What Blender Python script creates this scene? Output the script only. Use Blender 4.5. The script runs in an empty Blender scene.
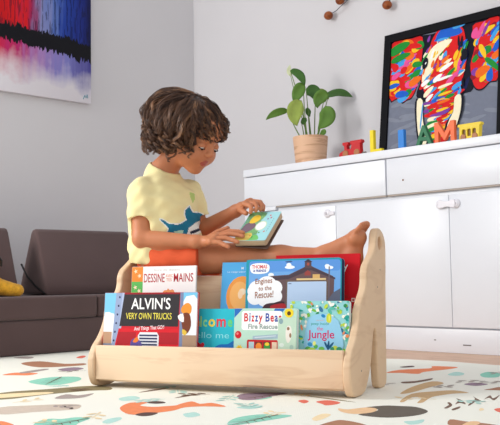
import bpy, bmesh, math, random
import numpy as np
from mathutils import Vector, Matrix
R_ = math.radians
C = bpy.context.scene.collection
random.seed(7)

# ------------------------------------------------------------------ colours and materials
def lin(c):
    return tuple(((v/255.)/12.92 if v/255. <= .04045 else ((v/255.+.055)/1.055)**2.4) for v in c)
_mats = {}
def mat(name, rgb, rough=.6, spec=.35, noise=0., nscale=20., bump=0., bscale=80., stretch=(1,1,1), sss=0., coat=0., rgb2=None, detail=4., sheen=0.):
    """procedural surface: base colour with optional noise variation and bump"""
    if name in _mats: return _mats[name]
    m = bpy.data.materials.new(name); m.use_nodes = True
    nt = m.node_tree; N = nt.nodes; L = nt.links
    b = N['Principled BSDF']
    b.inputs['Roughness'].default_value = rough
    b.inputs['Specular IOR Level'].default_value = spec
    if sss:
        b.inputs['Subsurface Weight'].default_value = sss
        b.inputs['Subsurface Radius'].default_value = (.012,.005,.003)
        b.inputs['Subsurface Scale'].default_value = 1.
    if coat: b.inputs['Coat Weight'].default_value = coat
    if sheen: b.inputs['Sheen Weight'].default_value = sheen
    col = lin(rgb)
    tc = N.new('ShaderNodeTexCoord'); mp = N.new('ShaderNodeMapping')
    mp.inputs['Scale'].default_value = stretch
    L.new(tc.outputs['Object'], mp.inputs['Vector'])
    if noise or rgb2:
        no = N.new('ShaderNodeTexNoise'); no.inputs['Scale'].default_value = nscale; no.inputs['Detail'].default_value = detail
        L.new(mp.outputs['Vector'], no.inputs['Vector'])
        rp = N.new('ShaderNodeValToRGB')
        c2 = lin(rgb2) if rgb2 else tuple(v*(1-noise) for v in col)
        c1 = col if rgb2 else tuple(min(1, v*(1+noise*.6)) for v in col)
        rp.color_ramp.elements[0].position = .32; rp.color_ramp.elements[1].position = .68
        rp.color_ramp.elements[0].color = (*c2, 1); rp.color_ramp.elements[1].color = (*c1, 1)
        L.new(no.outputs['Fac'], rp.inputs['Fac']); L.new(rp.outputs['Color'], b.inputs['Base Color'])
    else:
        b.inputs['Base Color'].default_value = (*col, 1)
    if bump:
        n2 = N.new('ShaderNodeTexNoise'); n2.inputs['Scale'].default_value = bscale; n2.inputs['Detail'].default_value = 3
        L.new(mp.outputs['Vector'], n2.inputs['Vector'])
        bp = N.new('ShaderNodeBump'); bp.inputs['Strength'].default_value = bump; bp.inputs['Distance'].default_value = .003
        L.new(n2.outputs['Fac'], bp.inputs['Height']); L.new(bp.outputs['Normal'], b.inputs['Normal'])
    _mats[name] = m
    return m
def ink(rgb):
    return mat('ink_%02x%02x%02x' % tuple(rgb), rgb, rough=.5, spec=.18)

def wood(name, rgb, rgb2, stretch, scale=6., rough=.45):
    if name in _mats: return _mats[name]
    m = bpy.data.materials.new(name); m.use_nodes = True
    nt = m.node_tree; N = nt.nodes; L = nt.links; b = N['Principled BSDF']
    b.inputs['Roughness'].default_value = rough; b.inputs['Specular IOR Level'].default_value = .3
    tc = N.new('ShaderNodeTexCoord'); mp = N.new('ShaderNodeMapping'); mp.inputs['Scale'].default_value = stretch
    L.new(tc.outputs['Object'], mp.inputs['Vector'])
    n1 = N.new('ShaderNodeTexNoise'); n1.inputs['Scale'].default_value = scale; n1.inputs['Detail'].default_value = 3; n1.inputs['Distortion'].default_value = 1.2
    L.new(mp.outputs['Vector'], n1.inputs['Vector'])
    mu = N.new('ShaderNodeMath'); mu.operation = 'MULTIPLY'; mu.inputs[1].default_value = 5.
    fr = N.new('ShaderNodeMath'); fr.operation = 'PINGPONG'; fr.inputs[1].default_value = 1.
    L.new(n1.outputs['Fac'], mu.inputs[0]); L.new(mu.outputs[0], fr.inputs[0])
    rp = N.new('ShaderNodeValToRGB')
    rp.color_ramp.elements[0].color = (*lin(rgb2), 1); rp.color_ramp.elements[1].color = (*lin(rgb), 1)
    rp.color_ramp.elements[0].position = .0; rp.color_ramp.elements[1].position = .55
    L.new(fr.outputs[0], rp.inputs['Fac']); L.new(rp.outputs['Color'], b.inputs['Base Color'])
    bp = N.new('ShaderNodeBump'); bp.inputs['Strength'].default_value = .06; bp.inputs['Distance'].default_value = .002
    L.new(n1.outputs['Fac'], bp.inputs['Height']); L.new(bp.outputs['Normal'], b.inputs['Normal'])
    _mats[name] = m
    return m

# ------------------------------------------------------------------ mesh helpers
class MB:
    def __init__(s): s.v = []; s.f = []; s.m = []; s.layer = 0
    def add(s, vs, fs, m=0, xf=None):
        b = len(s.v)
        s.v.extend([tuple(xf @ Vector(p)) for p in vs] if xf is not None else [tuple(p) for p in vs])
        s.f.extend([tuple(b+i for i in f) for f in fs]); s.m.extend([m]*len(fs))
        return s
    def bm(s, bm, m=0, xf=None):
        bm.verts.index_update()
        s.add([v.co.copy() for v in bm.verts], [[v.index for v in f.verts] for f in bm.faces], m, xf); bm.free(); return s
    def box(s, lo, hi, r=0., seg=2, m=0, xf=None):
        bm = bmesh.new(); bmesh.ops.create_cube(bm, size=1.)
        for v in bm.verts: v.co = Vector([(lo[i]+hi[i])/2 + v.co[i]*(hi[i]-lo[i]) for i in range(3)])
        if r > 0: bmesh.ops.bevel(bm, geom=bm.edges[:], offset=min(r, .49*min(hi[i]-lo[i] for i in range(3))), segments=seg, profile=.5, affect='EDGES')
        return s.bm(bm, m, xf)
    def ell(s, c, r, m=0, seg=20, xf=None):
        bm = bmesh.new(); bmesh.ops.create_uvsphere(bm, u_segments=seg, v_segments=seg//2+2, radius=1.)
        for v in bm.verts: v.co = Vector([c[i]+v.co[i]*r[i] for i in range(3)])
        return s.bm(bm, m, xf)
    def tube(s, pts, rad, seg=8, m=0, xf=None):
        pts = [Vector(p) for p in pts]; n = len(pts)
        rad = rad if hasattr(rad, '__len__') else [rad]*n
        vs = []; up = None
        for i, p in enumerate(pts):
            t = (pts[min(i+1, n-1)] - pts[max(i-1, 0)])
            t = t.normalized() if t.length > 1e-9 else Vector((0,0,1))
            if up is None: up = t.orthogonal().normalized()
            up = (up - t*up.dot(t)); up = up.normalized() if up.length > 1e-6 else t.orthogonal().normalized()
            w = t.cross(up)
            for k in range(seg):
                a = 2*math.pi*k/seg; vs.append(p + (up*math.cos(a)+w*math.sin(a))*rad[i])
        fs = [[i*seg+k, i*seg+(k+1)%seg, (i+1)*seg+(k+1)%seg, (i+1)*seg+k] for i in range(n-1) for k in range(seg)]
        fs.append(list(range(seg))[::-1]); fs.append([(n-1)*seg+k for k in range(seg)])
        return s.add(vs, fs, m, xf)
    def lathe(s, prof, c=(0,0,0), seg=36, m=0, xf=None):
        vs = [(c[0]+r*math.cos(2*math.pi*k/seg), c[1]+r*math.sin(2*math.pi*k/seg), c[2]+z) for r, z in prof for k in range(seg)]
        fs = [[i*seg+k, i*seg+(k+1)%seg, (i+1)*seg+(k+1)%seg, (i+1)*seg+k] for i in range(len(prof)-1) for k in range(seg)]
        fs.append(list(range(seg))[::-1]); fs.append([(len(prof)-1)*seg+k for k in range(seg)])
        return s.add(vs, fs, m, xf)
    def build(s, name, mats, parent=None, loc=None, rot=None, smooth=35):
        me = bpy.data.meshes.new(name); me.from_pydata([tuple(p) for p in s.v], [], s.f)
        mats = mats if isinstance(mats, (list, tuple)) else [mats]
        for m in mats: me.materials.append(m)
        me.polygons.foreach_set('material_index', s.m)
        if smooth:
            me.polygons.foreach_set('use_smooth', [True]*len(me.polygons))
            me.set_sharp_from_angle(angle=R_(smooth))
        me.update()
        return link(name, me, parent, loc, rot)
def link(name, me, parent=None, loc=None, rot=None):
    o = bpy.data.objects.new(name, me); C.objects.link(o)
    if parent: o.parent = parent
    if loc is not None: o.location = loc
    if rot is not None: o.rotation_euler = rot
    return o
def tag(o, label=None, cat=None, group=None, kind=None):
    if label: o['label'] = label
    if cat: o['category'] = cat
    if group: o['group'] = group
    if kind: o['kind'] = kind
    return o
def thing(name, label, cat, loc=(0,0,0), rot=(0,0,0), group=None):
    return tag(link(name, None, None, loc, rot), label, cat, group)

def curve_mesh(cu):
    """turn a curve datablock into plain (verts, faces)"""
    o = bpy.data.objects.new('tmp_curve', cu); C.objects.link(o)
    dg = bpy.context.evaluated_depsgraph_get(); dg.update()
    me = o.evaluated_get(dg).to_mesh()
    vs = [v.co.copy() for v in me.vertices]; fs = [list(p.vertices) for p in me.polygons]
    o.evaluated_get(dg).to_mesh_clear()
    bpy.data.objects.remove(o); bpy.data.curves.remove(cu)
    return vs, fs
def slab(loops, depth, bevel=.0, res=2):
    """flat plate in XY with holes, thickness `depth` centred on z=0, rounded edges"""
    cu = bpy.data.curves.new('c', 'CURVE'); cu.dimensions = '2D'; cu.fill_mode = 'BOTH'
    for lp in loops:
        sp = cu.splines.new('POLY'); sp.points.add(len(lp)-1); sp.use_cyclic_u = True
        for p, q in zip(sp.points, lp): p.co = (q[0], q[1], 0, 1)
    cu.extrude = max(depth/2-bevel, 0); cu.bevel_depth = bevel; cu.bevel_resolution = res; cu.offset = -bevel
    return curve_mesh(cu)
def text(body, size, bold=0., extrude=0., bevel=0., spacing=1., shear=0.):
    cu = bpy.data.curves.new('t', 'FONT'); cu.body = body; cu.size = size; cu.offset = bold; cu.extrude = extrude; cu.bevel_depth = bevel
    cu.space_character = spacing; cu.shear = shear; cu.resolution_u = 3
    return curve_mesh(cu)
def smooth_loop(pts, n=5):
    out = []; N = len(pts)
    for i in range(N):
        p0, p1, p2, p3 = [Vector((*pts[(i+k-1) % N], 0)) for k in range(4)]
        for j in range(n):
            t = j/n
            q = .5*((2*p1)+(-p0+p2)*t+(2*p0-5*p1+4*p2-p3)*t*t+(-p0+3*p1-3*p2+p3)*t**3)
            out.append((q.x, q.y))
    return out
def rrect(x0, y0, x1, y1, r, n=5):
    out = []
    for cx, cy, a0 in ((x1-r, y1-r, 0), (x0+r, y1-r, 90), (x0+r, y0+r, 180), (x1-r, y0+r, 270)):
        for k in range(n+1):
            a = R_(a0+90*k/n); out.append((cx+r*math.cos(a), cy+r*math.sin(a)))
    return out
def oval(cx, cy, rx, ry, n=20, a=0.):
    return [(cx+rx*math.cos(t)*math.cos(a)-ry*math.sin(t)*math.sin(a), cy+rx*math.cos(t)*math.sin(a)+ry*math.sin(t)*math.cos(a)) for t in [2*math.pi*k/n for k in range(n)]]
def star(cx, cy, r, r2, n): 
    return [(cx+(r if k % 2 else r2)*math.cos(math.pi*k/n), cy+(r if k % 2 else r2)*math.sin(math.pi*k/n)) for k in range(2*n)]
def inside(px, py, poly):
    r = np.zeros(px.shape, bool); n = len(poly)
    for i in range(n):
        x0, y0 = poly[i]; x1, y1 = poly[(i+1) % n]
        if y0 == y1: continue
        c = ((y0 > py) != (y1 > py)) & (px < (x1-x0)*(py-y0)/(y1-y0)+x0)
        r ^= c
    return r

# ------------------------------------------------------------------ smooth solids (distance field -> surface nets)
class Field:
    def __init__(s, lo, hi, h):
        s.lo = np.array(lo, np.float32); s.h = h
        s.n = [int(math.ceil((hi[i]-lo[i])/h))+1 for i in range(3)]
        s.F = np.ones(s.n, np.float32)
    def _sl(s, lo, hi):
        return tuple(slice(max(0, int((lo[i]-s.lo[i])/s.h)), min(s.n[i], int((hi[i]-s.lo[i])/s.h)+2)) for i in range(3))
    def grid(s, sl):
        return [(s.lo[i]+s.h*np.arange(sl[i].start, sl[i].stop, dtype=np.float32)).reshape([-1 if j == i else 1 for j in range(3)]) for i in range(3)]
    def op(s, fn, lo, hi, k=.0, mode='u'):
        m = k+4*s.h
        sl = s._sl([v-m for v in lo], [v+m for v in hi])
        if any(x.stop <= x.start for x in sl): return s
        b = fn(*s.grid(sl)); a = s.F[sl]
        if mode == 'u':
            if k > 0:
                t = np.clip(.5+.5*(b-a)/k, 0, 1); s.F[sl] = b*(1-t)+a*t-k*t*(1-t)
            else: s.F[sl] = np.minimum(a, b)
        elif mode == 's':
            if k > 0:
                b = -b; t = np.clip(.5-.5*(b-a)/k, 0, 1); s.F[sl] = b*(1-t)+a*t+k*t*(1-t)
            else: s.F[sl] = np.maximum(a, -b)
        return s
    def cap(s, a, b, ra, rb, k=.0, mode='u'):
        a = np.array(a, np.float32); b = np.array(b, np.float32); ab = b-a; L2 = float(ab@ab)+1e-12
        r = max(ra, rb)
        def fn(x, y, z):
            t = np.clip(((x-a[0])*ab[0]+(y-a[1])*ab[1]+(z-a[2])*ab[2])/L2, 0, 1)
            return np.sqrt((x-a[0]-t*ab[0])**2+(y-a[1]-t*ab[1])**2+(z-a[2]-t*ab[2])**2)-(ra+(rb-ra)*t)
        return s.op(fn, np.minimum(a, b)-r, np.maximum(a, b)+r, k, mode)
    def ell(s, c, r, k=.0, M=None, mode='u'):
        c = np.array(c, np.float32); M = np.eye(3) if M is None else np.array(M)   # rows of M = axes
        R = max(r)
        def fn(x, y, z):
            q = [(x-c[0])*M[i][0]+(y-c[1])*M[i][1]+(z-c[2])*M[i][2] for i in range(3)]
            k0 = np.sqrt(sum((q[i]/r[i])**2 for i in range(3))); k1 = np.sqrt(sum((q[i]/r[i]**2)**2 for i in range(3)))+1e-9
            return k0*(k0-1)/k1
        return s.op(fn, c-R, c+R, k, mode)
    def whole(s, fn):
        sl = tuple(slice(0, n) for n in s.n); s.F = fn(s.F, *s.grid(sl)); return s
    def mesh(s):
        F = np.where(np.abs(s.F) < 1e-7, 1e-7, s.F); I = F < 0
        c = np.zeros([n-1 for n in s.n], np.int8)
        cs = [(i, j, k) for i in (0, 1) for j in (0, 1) for k in (0, 1)]
        S = lambda A, i, j, k: A[i:A.shape[0]-1+i, j:A.shape[1]-1+j, k:A.shape[2]-1+k]
        for o in cs: c += S(I, *o)
        act = (c > 0) & (c < 8); ix = np.argwhere(act)
        idx = -np.ones(act.shape, np.int32); idx[act] = np.arange(len(ix))
        P = np.zeros((len(ix), 3)); cnt = np.zeros(len(ix))
        val = {o: F[ix[:, 0]+o[0], ix[:, 1]+o[1], ix[:, 2]+o[2]] for o in cs}
        for o in cs:
            for ax in range(3):
                if o[ax]: continue
                e = list(o); e[ax] = 1; e = tuple(e)
                a, b = val[o], val[e]; m = (a < 0) != (b < 0)
                t = a[m]/(a[m]-b[m]); q = np.tile(np.array(o, float), (m.sum(), 1)); q[:, ax] += t
                P[m] += q; cnt[m] += 1
        V = (ix+P/cnt[:, None])*s.h+s.lo
        fs = []
        for ax in range(3):
            u, w = (ax+1) % 3, (ax+2) % 3
            A = np.take(I, range(s.n[ax]-1), axis=ax); B = np.take(I, range(1, s.n[ax]), axis=ax)
            e = np.argwhere(A != B)
            e = e[(e[:, u] > 0) & (e[:, w] > 0) & (e[:, u] < s.n[u]-1) & (e[:, w] < s.n[w]-1)]
            def cell(du, dw):
                q = e.copy(); q[:, u] += du; q[:, w] += dw; return idx[q[:, 0], q[:, 1], q[:, 2]]
            Q = np.stack([cell(-1, -1), cell(0, -1), cell(0, 0), cell(-1, 0)], 1)
            ins = A[e[:, 0], e[:, 1], e[:, 2]]
            Q[~ins] = Q[~ins][:, ::-1]
            fs.append(Q)
        return V, np.concatenate(fs)
def field_obj(name, VF, mats, parent, midx=None):
    V, Q = VF
    me = bpy.data.meshes.new(name)
    me.vertices.add(len(V)); me.vertices.foreach_set('co', V.astype(np.float32).ravel())
    me.loops.add(Q.size); me.loops.foreach_set('vertex_index', Q.astype(np.int32).ravel())
    me.polygons.add(len(Q)); me.polygons.foreach_set('loop_start', np.arange(0, Q.size, 4, dtype=np.int32))
    for m in mats: me.materials.append(m)
    if midx is not None: me.polygons.foreach_set('material_index', midx.astype(np.int32))
    me.polygons.foreach_set('use_smooth', np.ones(len(Q), bool))
    me.update(calc_edges=True); me.validate()
    return link(name, me, parent)

WORLD, WINDOW, FILL_POWER, EXPO = .72, 98., 10., .13
PRINTS = {'fox_orange':[[(-1.926,1.375),(-1.977,1.444),(-1.945,1.481),(-1.915,1.431),(-1.868,1.435),(-1.853,1.46),(-1.841,1.494),(-1.853,1.518),(-1.867,1.571),(-1.813,1.554),(-1.802,1.587),(-1.72,1.564),(-1.767,1.532),(-1.794,1.486),(-1.774,1.434),(-1.775,1.389),(-1.794,1.322),(-1.855,1.333)],[(-1.914,2.58),(-1.86,2.687),(-1.896,2.751),(-1.851,2.776),(-1.801,2.777),(-1.791,2.697),(-1.807,2.574),(-1.786,2.509),(-1.853,2.497),(-1.893,2.471)],[(-2.928,1.574),(-2.961,1.647),(-2.874,1.688),(-2.842,1.629),(-2.881,1.602)],[(-1.964,1.051),(-1.893,1.047),(-1.858,1.022),(-1.878,1.005)]],'fox_dark':[[(-1.941,1.474),(-1.953,1.504),(-1.925,1.517),(-1.899,1.504),(-1.906,1.478)],[(-1.794,1.326),(-1.804,1.364),(-1.774,1.381),(-1.751,1.345),(-1.76,1.321)],[(-1.977,2.666),(-1.964,2.723),(-1.935,2.694),(-1.947,2.648)]],'hedgehog_dark':[[(-1.435,1.778),(-1.42,1.841),(-1.384,1.861),(-1.343,1.873),(-1.281,1.836),(-1.261,1.774),(-1.275,1.714),(-1.309,1.681),(-1.375,1.681),(-1.374,1.737),(-1.391,1.779)]],'face_tan':[[(-1.478,1.728),(-1.448,1.731),(-1.435,1.787),(-1.397,1.783),(-1.371,1.73),(-1.389,1.682),(-1.438,1.691)],[(-1.119,1.767),(-1.098,1.775),(-1.08,1.728),(-1.103,1.708)]],'brown':[[(-1.345,1.509),(-1.357,1.563),(-1.356,1.591),(-1.322,1.593),(-1.267,1.576),(-1.238,1.54),(-1.314,1.474)],[(-1.169,1.762),(-1.126,1.761),(-1.067,1.766),(-1.037,1.748),(-1.112,1.683)],[(-1.393,2.279),(-1.392,2.321),(-1.393,2.357),(-1.373,2.367),(-1.338,2.306),(-1.366,2.289)],[(-3.286,1.851),(-3.302,1.949),(-3.112,1.951),(-3.07,2.014),(-3.0,1.963),(-3.034,1.839),(-3.109,1.806)]],'tan':[[(-1.527,2.055),(-1.593,2.205),(-1.627,2.359),(-1.569,2.338),(-1.544,2.217),(-1.518,2.101)],[(-1.439,1.936),(-1.501,2.076),(-1.483,2.159),(-1.452,2.213),(-1.39,2.194),(-1.413,2.153),(-1.421,2.086),(-1.413,2.037),(-1.377,1.953),(-1.385,1.937),(-1.431,2.025),(-1.456,2.014),(-1.42,1.927)]],'brown_dark':[[(-1.693,2.29),(-1.673,2.337),(-1.675,2.429),(-1.648,2.378),(-1.646,2.29),(-1.667,2.26)],[(-2.135,1.589),(-2.159,1.67),(-2.15,1.722),(-2.133,1.654)],[(-1.956,1.581),(-1.976,1.641),(-1.979,1.696),(-1.955,1.631)],[(-1.28,1.905),(-1.3,1.957),(-1.324,1.985),(-1.324,1.997),(-1.289,1.955),(-1.27,1.903)],[(-1.293,1.975),(-1.328,2.043),(-1.354,2.073),(-1.32,2.049),(-1.272,1.992),(-1.299,2.006)],[(-1.263,1.988),(-1.305,2.088),(-1.341,2.136),(-1.312,2.107),(-1.27,2.066),(-1.286,2.068),(-1.255,1.984)],[(-1.286,2.103),(-1.316,2.183),(-1.278,2.135),(-1.301,2.209),(-1.256,2.103),(-1.293,2.139)],[(-1.255,1.902),(-1.264,1.952),(-1.247,1.922),(-1.24,1.884)]],'teal':[[(-2.657,1.523),(-2.717,1.622),(-2.702,1.682),(-2.647,1.713),(-2.561,1.666),(-2.502,1.568),(-2.528,1.51)],[(-1.878,1.098),(-1.902,1.148),(-1.875,1.167),(-1.872,1.205),(-1.833,1.221),(-1.79,1.158),(-1.741,1.105),(-1.801,1.053)],[(-1.53,1.396),(-1.565,1.455),(-1.564,1.521),(-1.522,1.561),(-1.482,1.562),(-1.48,1.477),(-1.484,1.417),(-1.495,1.371)],[(-1.617,2.625),(-1.636,2.706),(-1.584,2.69),(-1.528,2.588),(-1.56,2.555)],[(-1.767,1.695),(-1.795,1.746),(-1.778,1.777),(-1.754,1.769),(-1.744,1.719)]],'pale_teal':[[(-2.075,1.477),(-2.09,1.52),(-2.072,1.535),(-2.028,1.516),(-2.012,1.476),(-2.027,1.453)],[(-1.756,1.202),(-1.788,1.241),(-1.789,1.276),(-1.759,1.258),(-1.73,1.206)],[(-1.705,1.406),(-1.714,1.432),(-1.705,1.448),(-1.66,1.423),(-1.659,1.383)],[(-1.232,1.67),(-1.22,1.692),(-1.214,1.723),(-1.19,1.68),(-1.197,1.645)],[(-1.701,2.56),(-1.721,2.64),(-1.676,2.619),(-1.648,2.562),(-1.667,2.532)],[(-1.691,1.572),(-1.684,1.615),(-1.644,1.62),(-1.643,1.576)]],'purple':[[(-1.846,1.72),(-1.874,1.77),(-1.858,1.807),(-1.832,1.839),(-1.779,1.86),(-1.769,1.784),(-1.756,1.731),(-1.761,1.69),(-1.794,1.683)],[(-1.508,2.354),(-1.511,2.404),(-1.482,2.414),(-1.452,2.399),(-1.458,2.342)],[(-2.942,1.814),(-2.959,1.896),(-2.877,1.887),(-2.849,1.795)],[(-2.014,1.899),(-2.006,1.925),(-1.973,1.903),(-1.982,1.877)]],'red':[[(-1.65,1.763),(-1.652,1.79),(-1.621,1.775),(-1.605,1.739)],[(-1.6,1.78),(-1.604,1.809),(-1.59,1.826),(-1.544,1.814),(-1.528,1.779),(-1.536,1.748),(-1.561,1.761)],[(-1.173,1.962),(-1.174,1.992),(-1.151,1.981),(-1.137,1.928)],[(-3.324,2.14),(-3.391,2.214),(-3.349,2.207),(-3.276,2.139)]],'cream':[[(-1.421,1.566),(-1.45,1.634),(-1.427,1.641),(-1.402,1.594),(-1.39,1.546)],[(-1.205,1.946),(-1.208,1.964),(-1.188,1.941),(-1.187,1.92)],[(-2.431,1.3),(-2.362,1.422),(-2.322,1.398),(-2.353,1.259)]],'olive':[[(-2.459,1.316),(-2.425,1.467),(-2.396,1.592),(-2.319,1.617),(-2.256,1.573),(-2.289,1.521),(-2.312,1.395),(-2.317,1.24)],[(-1.723,1.849),(-1.616,1.856),(-1.512,1.841),(-1.567,1.84),(-1.65,1.844)]],'beige':[[(-2.177,1.165),(-2.14,1.244),(-2.093,1.312),(-2.054,1.333),(-2.008,1.306),(-1.989,1.267),(-2.03,1.18),(-2.062,1.103)]],'grey':[[(-3.551,1.961),(-3.566,2.024),(-3.5,2.035),(-3.449,1.977)],[(-2.961,1.664),(-3.0,1.788),(-2.96,1.782),(-2.91,1.66)],[(-2.221,1.357),(-2.272,1.428),(-2.224,1.438),(-2.226,1.495),(-2.172,1.425),(-2.182,1.378)]],'eye':[[(-2.016,1.276),(-2.026,1.291),(-2.008,1.285),(-1.998,1.273)],[(-2.054,1.282),(-2.06,1.291),(-2.046,1.288),(-2.04,1.279)]]}
WHALE = {'body': [(-0.716, 0.532), (-0.7, 0.527), (-0.681, 0.514), (-0.648, 0.51), (-0.632, 0.516), (-0.619, 0.524), (-0.625, 0.541), (-0.624, 0.556), (-0.61, 0.57), (-0.604, 0.557), (-0.597, 0.548), (-0.58, 0.547), (-0.566, 0.541), (-0.557, 0.527), (-0.557, 0.489), (-0.582, 0.478), (-0.611, 0.472), (-0.679, 0.474), (-0.687, 0.486), (-0.681, 0.498), (-0.695, 0.513)], 'belly': [(-0.611, 0.497), (-0.593, 0.511), (-0.577, 0.519), (-0.558, 0.506), (-0.56, 0.481), (-0.594, 0.472), (-0.619, 0.473)], 'stripe': [(-0.608, 0.485), (-0.573, 0.495), (-0.557, 0.501), (-0.557, 0.493), (-0.582, 0.482), (-0.605, 0.476)], 'patch': [(-0.663, 0.488), (-0.64, 0.492), (-0.63, 0.489), (-0.634, 0.477), (-0.66, 0.478)], 'leaf': [(-0.611, 0.619), (-0.593, 0.613), (-0.592, 0.593), (-0.599, 0.58), (-0.607, 0.6)]}
ELEPHANT = {'left_ear': [(0.014, 1.009), (0.097, 1.014), (0.19, 1.016), (0.292, 1.002), (0.292, 0.791), (0.273, 0.612), (0.236, 0.49), (0.199, 0.432), (0.153, 0.421), (0.106, 0.402), (0.06, 0.456), (0.014, 0.474)], 'dark': [(0.171, 1.011), (0.375, 0.993), (0.792, 1.009), (0.801, 0.604), (0.782, 0.414), (0.708, 0.391), (0.634, 0.35), (0.468, 0.431), (0.338, 0.381), (0.245, 0.451), (0.282, 0.61), (0.227, 0.805)], 'right_ear': [(0.755, 0.991), (0.875, 1.009), (1.0, 1.008), (1.0, 0.491), (0.931, 0.442), (0.866, 0.392), (0.81, 0.401), (0.773, 0.469), (0.745, 0.632), (0.782, 0.8)], 'head': [(0.384, 0.936), (0.44, 1.024), (0.532, 1.048), (0.625, 1.045), (0.681, 0.962), (0.708, 0.815), (0.718, 0.69), (0.681, 0.502), (0.634, 0.386), (0.616, 0.211), (0.569, 0.003), (0.44, -0.007), (0.403, 0.189), (0.347, 0.416), (0.292, 0.572), (0.301, 0.753), (0.356, 0.851)], 'blue_top': [(0.421, 0.946), (0.468, 1.017), (0.542, 1.037), (0.616, 1.038), (0.671, 0.946), (0.616, 0.923), (0.523, 0.924), (0.449, 0.904)], 'cream_brow': [(0.319, 0.731), (0.375, 0.847), (0.468, 0.9), (0.579, 0.895), (0.505, 0.82), (0.431, 0.745), (0.375, 0.593), (0.338, 0.49), (0.301, 0.57)], 'tusk_left': [(0.264, 0.393), (0.319, 0.393), (0.329, 0.218), (0.375, 0.011), (0.329, -0.001), (0.282, 0.133)], 'tusk_right': [(0.625, 0.369), (0.681, 0.378), (0.681, 0.237), (0.634, 0.084), (0.56, 0.013), (0.569, 0.146), (0.616, 0.246)], 'tusk_left_edge': [(0.25, 0.395), (0.269, 0.392), (0.287, 0.133), (0.329, -0.001), (0.301, -0.002), (0.264, 0.154)], 'eye_left': [(0.301, 0.735), (0.329, 0.784), (0.356, 0.76), (0.347, 0.698), (0.31, 0.678)], 'eye_right': [(0.671, 0.76), (0.699, 0.79), (0.727, 0.75), (0.718, 0.69), (0.681, 0.697)]}

# ------------------------------------------------------------------ camera
cam_d = bpy.data.cameras.new('camera'); cam = bpy.data.objects.new('camera', cam_d); C.objects.link(cam)
pitch, yaw, roll = math.atan(66.5/879.), R_(46.), .0153
fw = Vector((-math.sin(yaw)*math.cos(pitch), math.cos(yaw)*math.cos(pitch), math.sin(pitch)))
r0 = Vector((math.cos(yaw), math.sin(yaw), 0)); u0 = r0.cross(fw)
rt = math.cos(roll)*r0-math.sin(roll)*u0; up_ = math.sin(roll)*r0+math.cos(roll)*u0
M = Matrix((rt, up_, -fw)).transposed().to_4x4(); M.translation = (0, 0, .33)
cam.matrix_world = M
cam_d.sensor_width = 36.; cam_d.lens = 36.*879./500.; cam_d.clip_start = .02
bpy.context.scene.camera = cam

# ------------------------------------------------------------------ light: overcast room fill + one big window behind the camera's left
sc = bpy.context.scene
w = bpy.data.worlds.new('world'); sc.world = w; w.use_nodes = True
w.node_tree.nodes['Background'].inputs['Color'].default_value = (.93, .955, 1., 1)
w.node_tree.nodes['Background'].inputs['Strength'].default_value = WORLD
def area(name, loc, target, sx, sy, power, col):
    l = bpy.data.lights.new(name, 'AREA'); l.shape = 'RECTANGLE'; l.size = sx; l.size_y = sy; l.energy = power; l.color = col
    o = bpy.data.objects.new(name, l); C.objects.link(o); o.location = loc
    o.rotation_euler = (Vector(target)-Vector(loc)).to_track_quat('-Z', 'Y').to_euler(); return o
area('window_light', (-4.0, -.5, 1.75), (-1.9, 2.3, .5), 1.3, 1.5, WINDOW, (1., .985, .968))
area('added_fill_light', (1.6, .4, 2.0), (-2.2, 2.2, .4), 1.6, 1.8, FILL_POWER, (1., .98, .96))  # gentle fill lamp added from the camera's right
vs_ = sc.view_settings; vs_.view_transform = 'Standard'; vs_.look = 'None'; vs_.gamma = 1.; vs_.exposure = EXPO; vs_.use_curve_mapping = False

# ------------------------------------------------------------------ setting
wall_m = mat('wall_paint', (211, 209, 211), rough=.9, spec=.15, noise=.015, nscale=3., bump=.05, bscale=160.)
floor_m = wood('floor_boards', (214, 178, 152), (196, 158, 132), (1.2, 12., 1.), 3., rough=.5)
def struct(name, lo, hi, m): return tag(MB().box(lo, hi).build(name, m, smooth=0), kind='structure')
struct('floor', (-4.34, -2.2, -.06), (2.2, 3.7, -.0045), floor_m)
struct('wall_left', (-4.44, -2.2, -.01), (-4.34, 3.8, 2.7), wall_m)
struct('wall_back', (-4.34, 3.7, -.01), (2.2, 3.8, 2.7), wall_m)

# ------------------------------------------------------------------ printed play mat
PM = {'fox_orange': (240, 140, 94), 'fox_dark': (92, 72, 68), 'hedgehog_dark': (102, 94, 84), 'face_tan': (238, 196, 152), 'brown': (176, 126, 98),
      'tan': (206, 172, 128), 'brown_dark': (120, 92, 76), 'teal': (146, 212, 190), 'pale_teal': (184, 224, 214), 'purple': (152, 130, 144), 'red': (232, 118, 98),
      'cream': (246, 222, 178), 'olive': (142, 130, 96), 'beige': (208, 192, 176), 'grey': (170, 156, 150), 'eye': (40, 34, 34)}
def mat_cloth():
    m = mat('mat_foam', (243, 242, 230), rough=.75, spec=.25)
    nt = m.node_tree; N = nt.nodes; L = nt.links
    tc = N.new('ShaderNodeTexCoord'); ch = N.new('ShaderNodeTexWave'); ch.inputs['Scale'].default_value = 42.; ch.bands_direction = 'X'
    c2 = N.new('ShaderNodeTexWave'); c2.inputs['Scale'].default_value = 42.; c2.bands_direction = 'Y'
    L.new(tc.outputs['Object'], ch.inputs['Vector']); L.new(tc.outputs['Object'], c2.inputs['Vector'])
    ad = N.new('ShaderNodeMath'); ad.operation = 'MULTIPLY'; L.new(ch.outputs['Fac'], ad.inputs[0]); L.new(c2.outputs['Fac'], ad.inputs[1])
    bp = N.new('ShaderNodeBump'); bp.inputs['Strength'].default_value = .35; bp.inputs['Distance'].default_value = .003
    L.new(ad.outputs[0], bp.inputs['Height']); L.new(bp.outputs['Normal'], N['Principled BSDF'].inputs['Normal'])
    return m
mb = MB()
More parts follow.
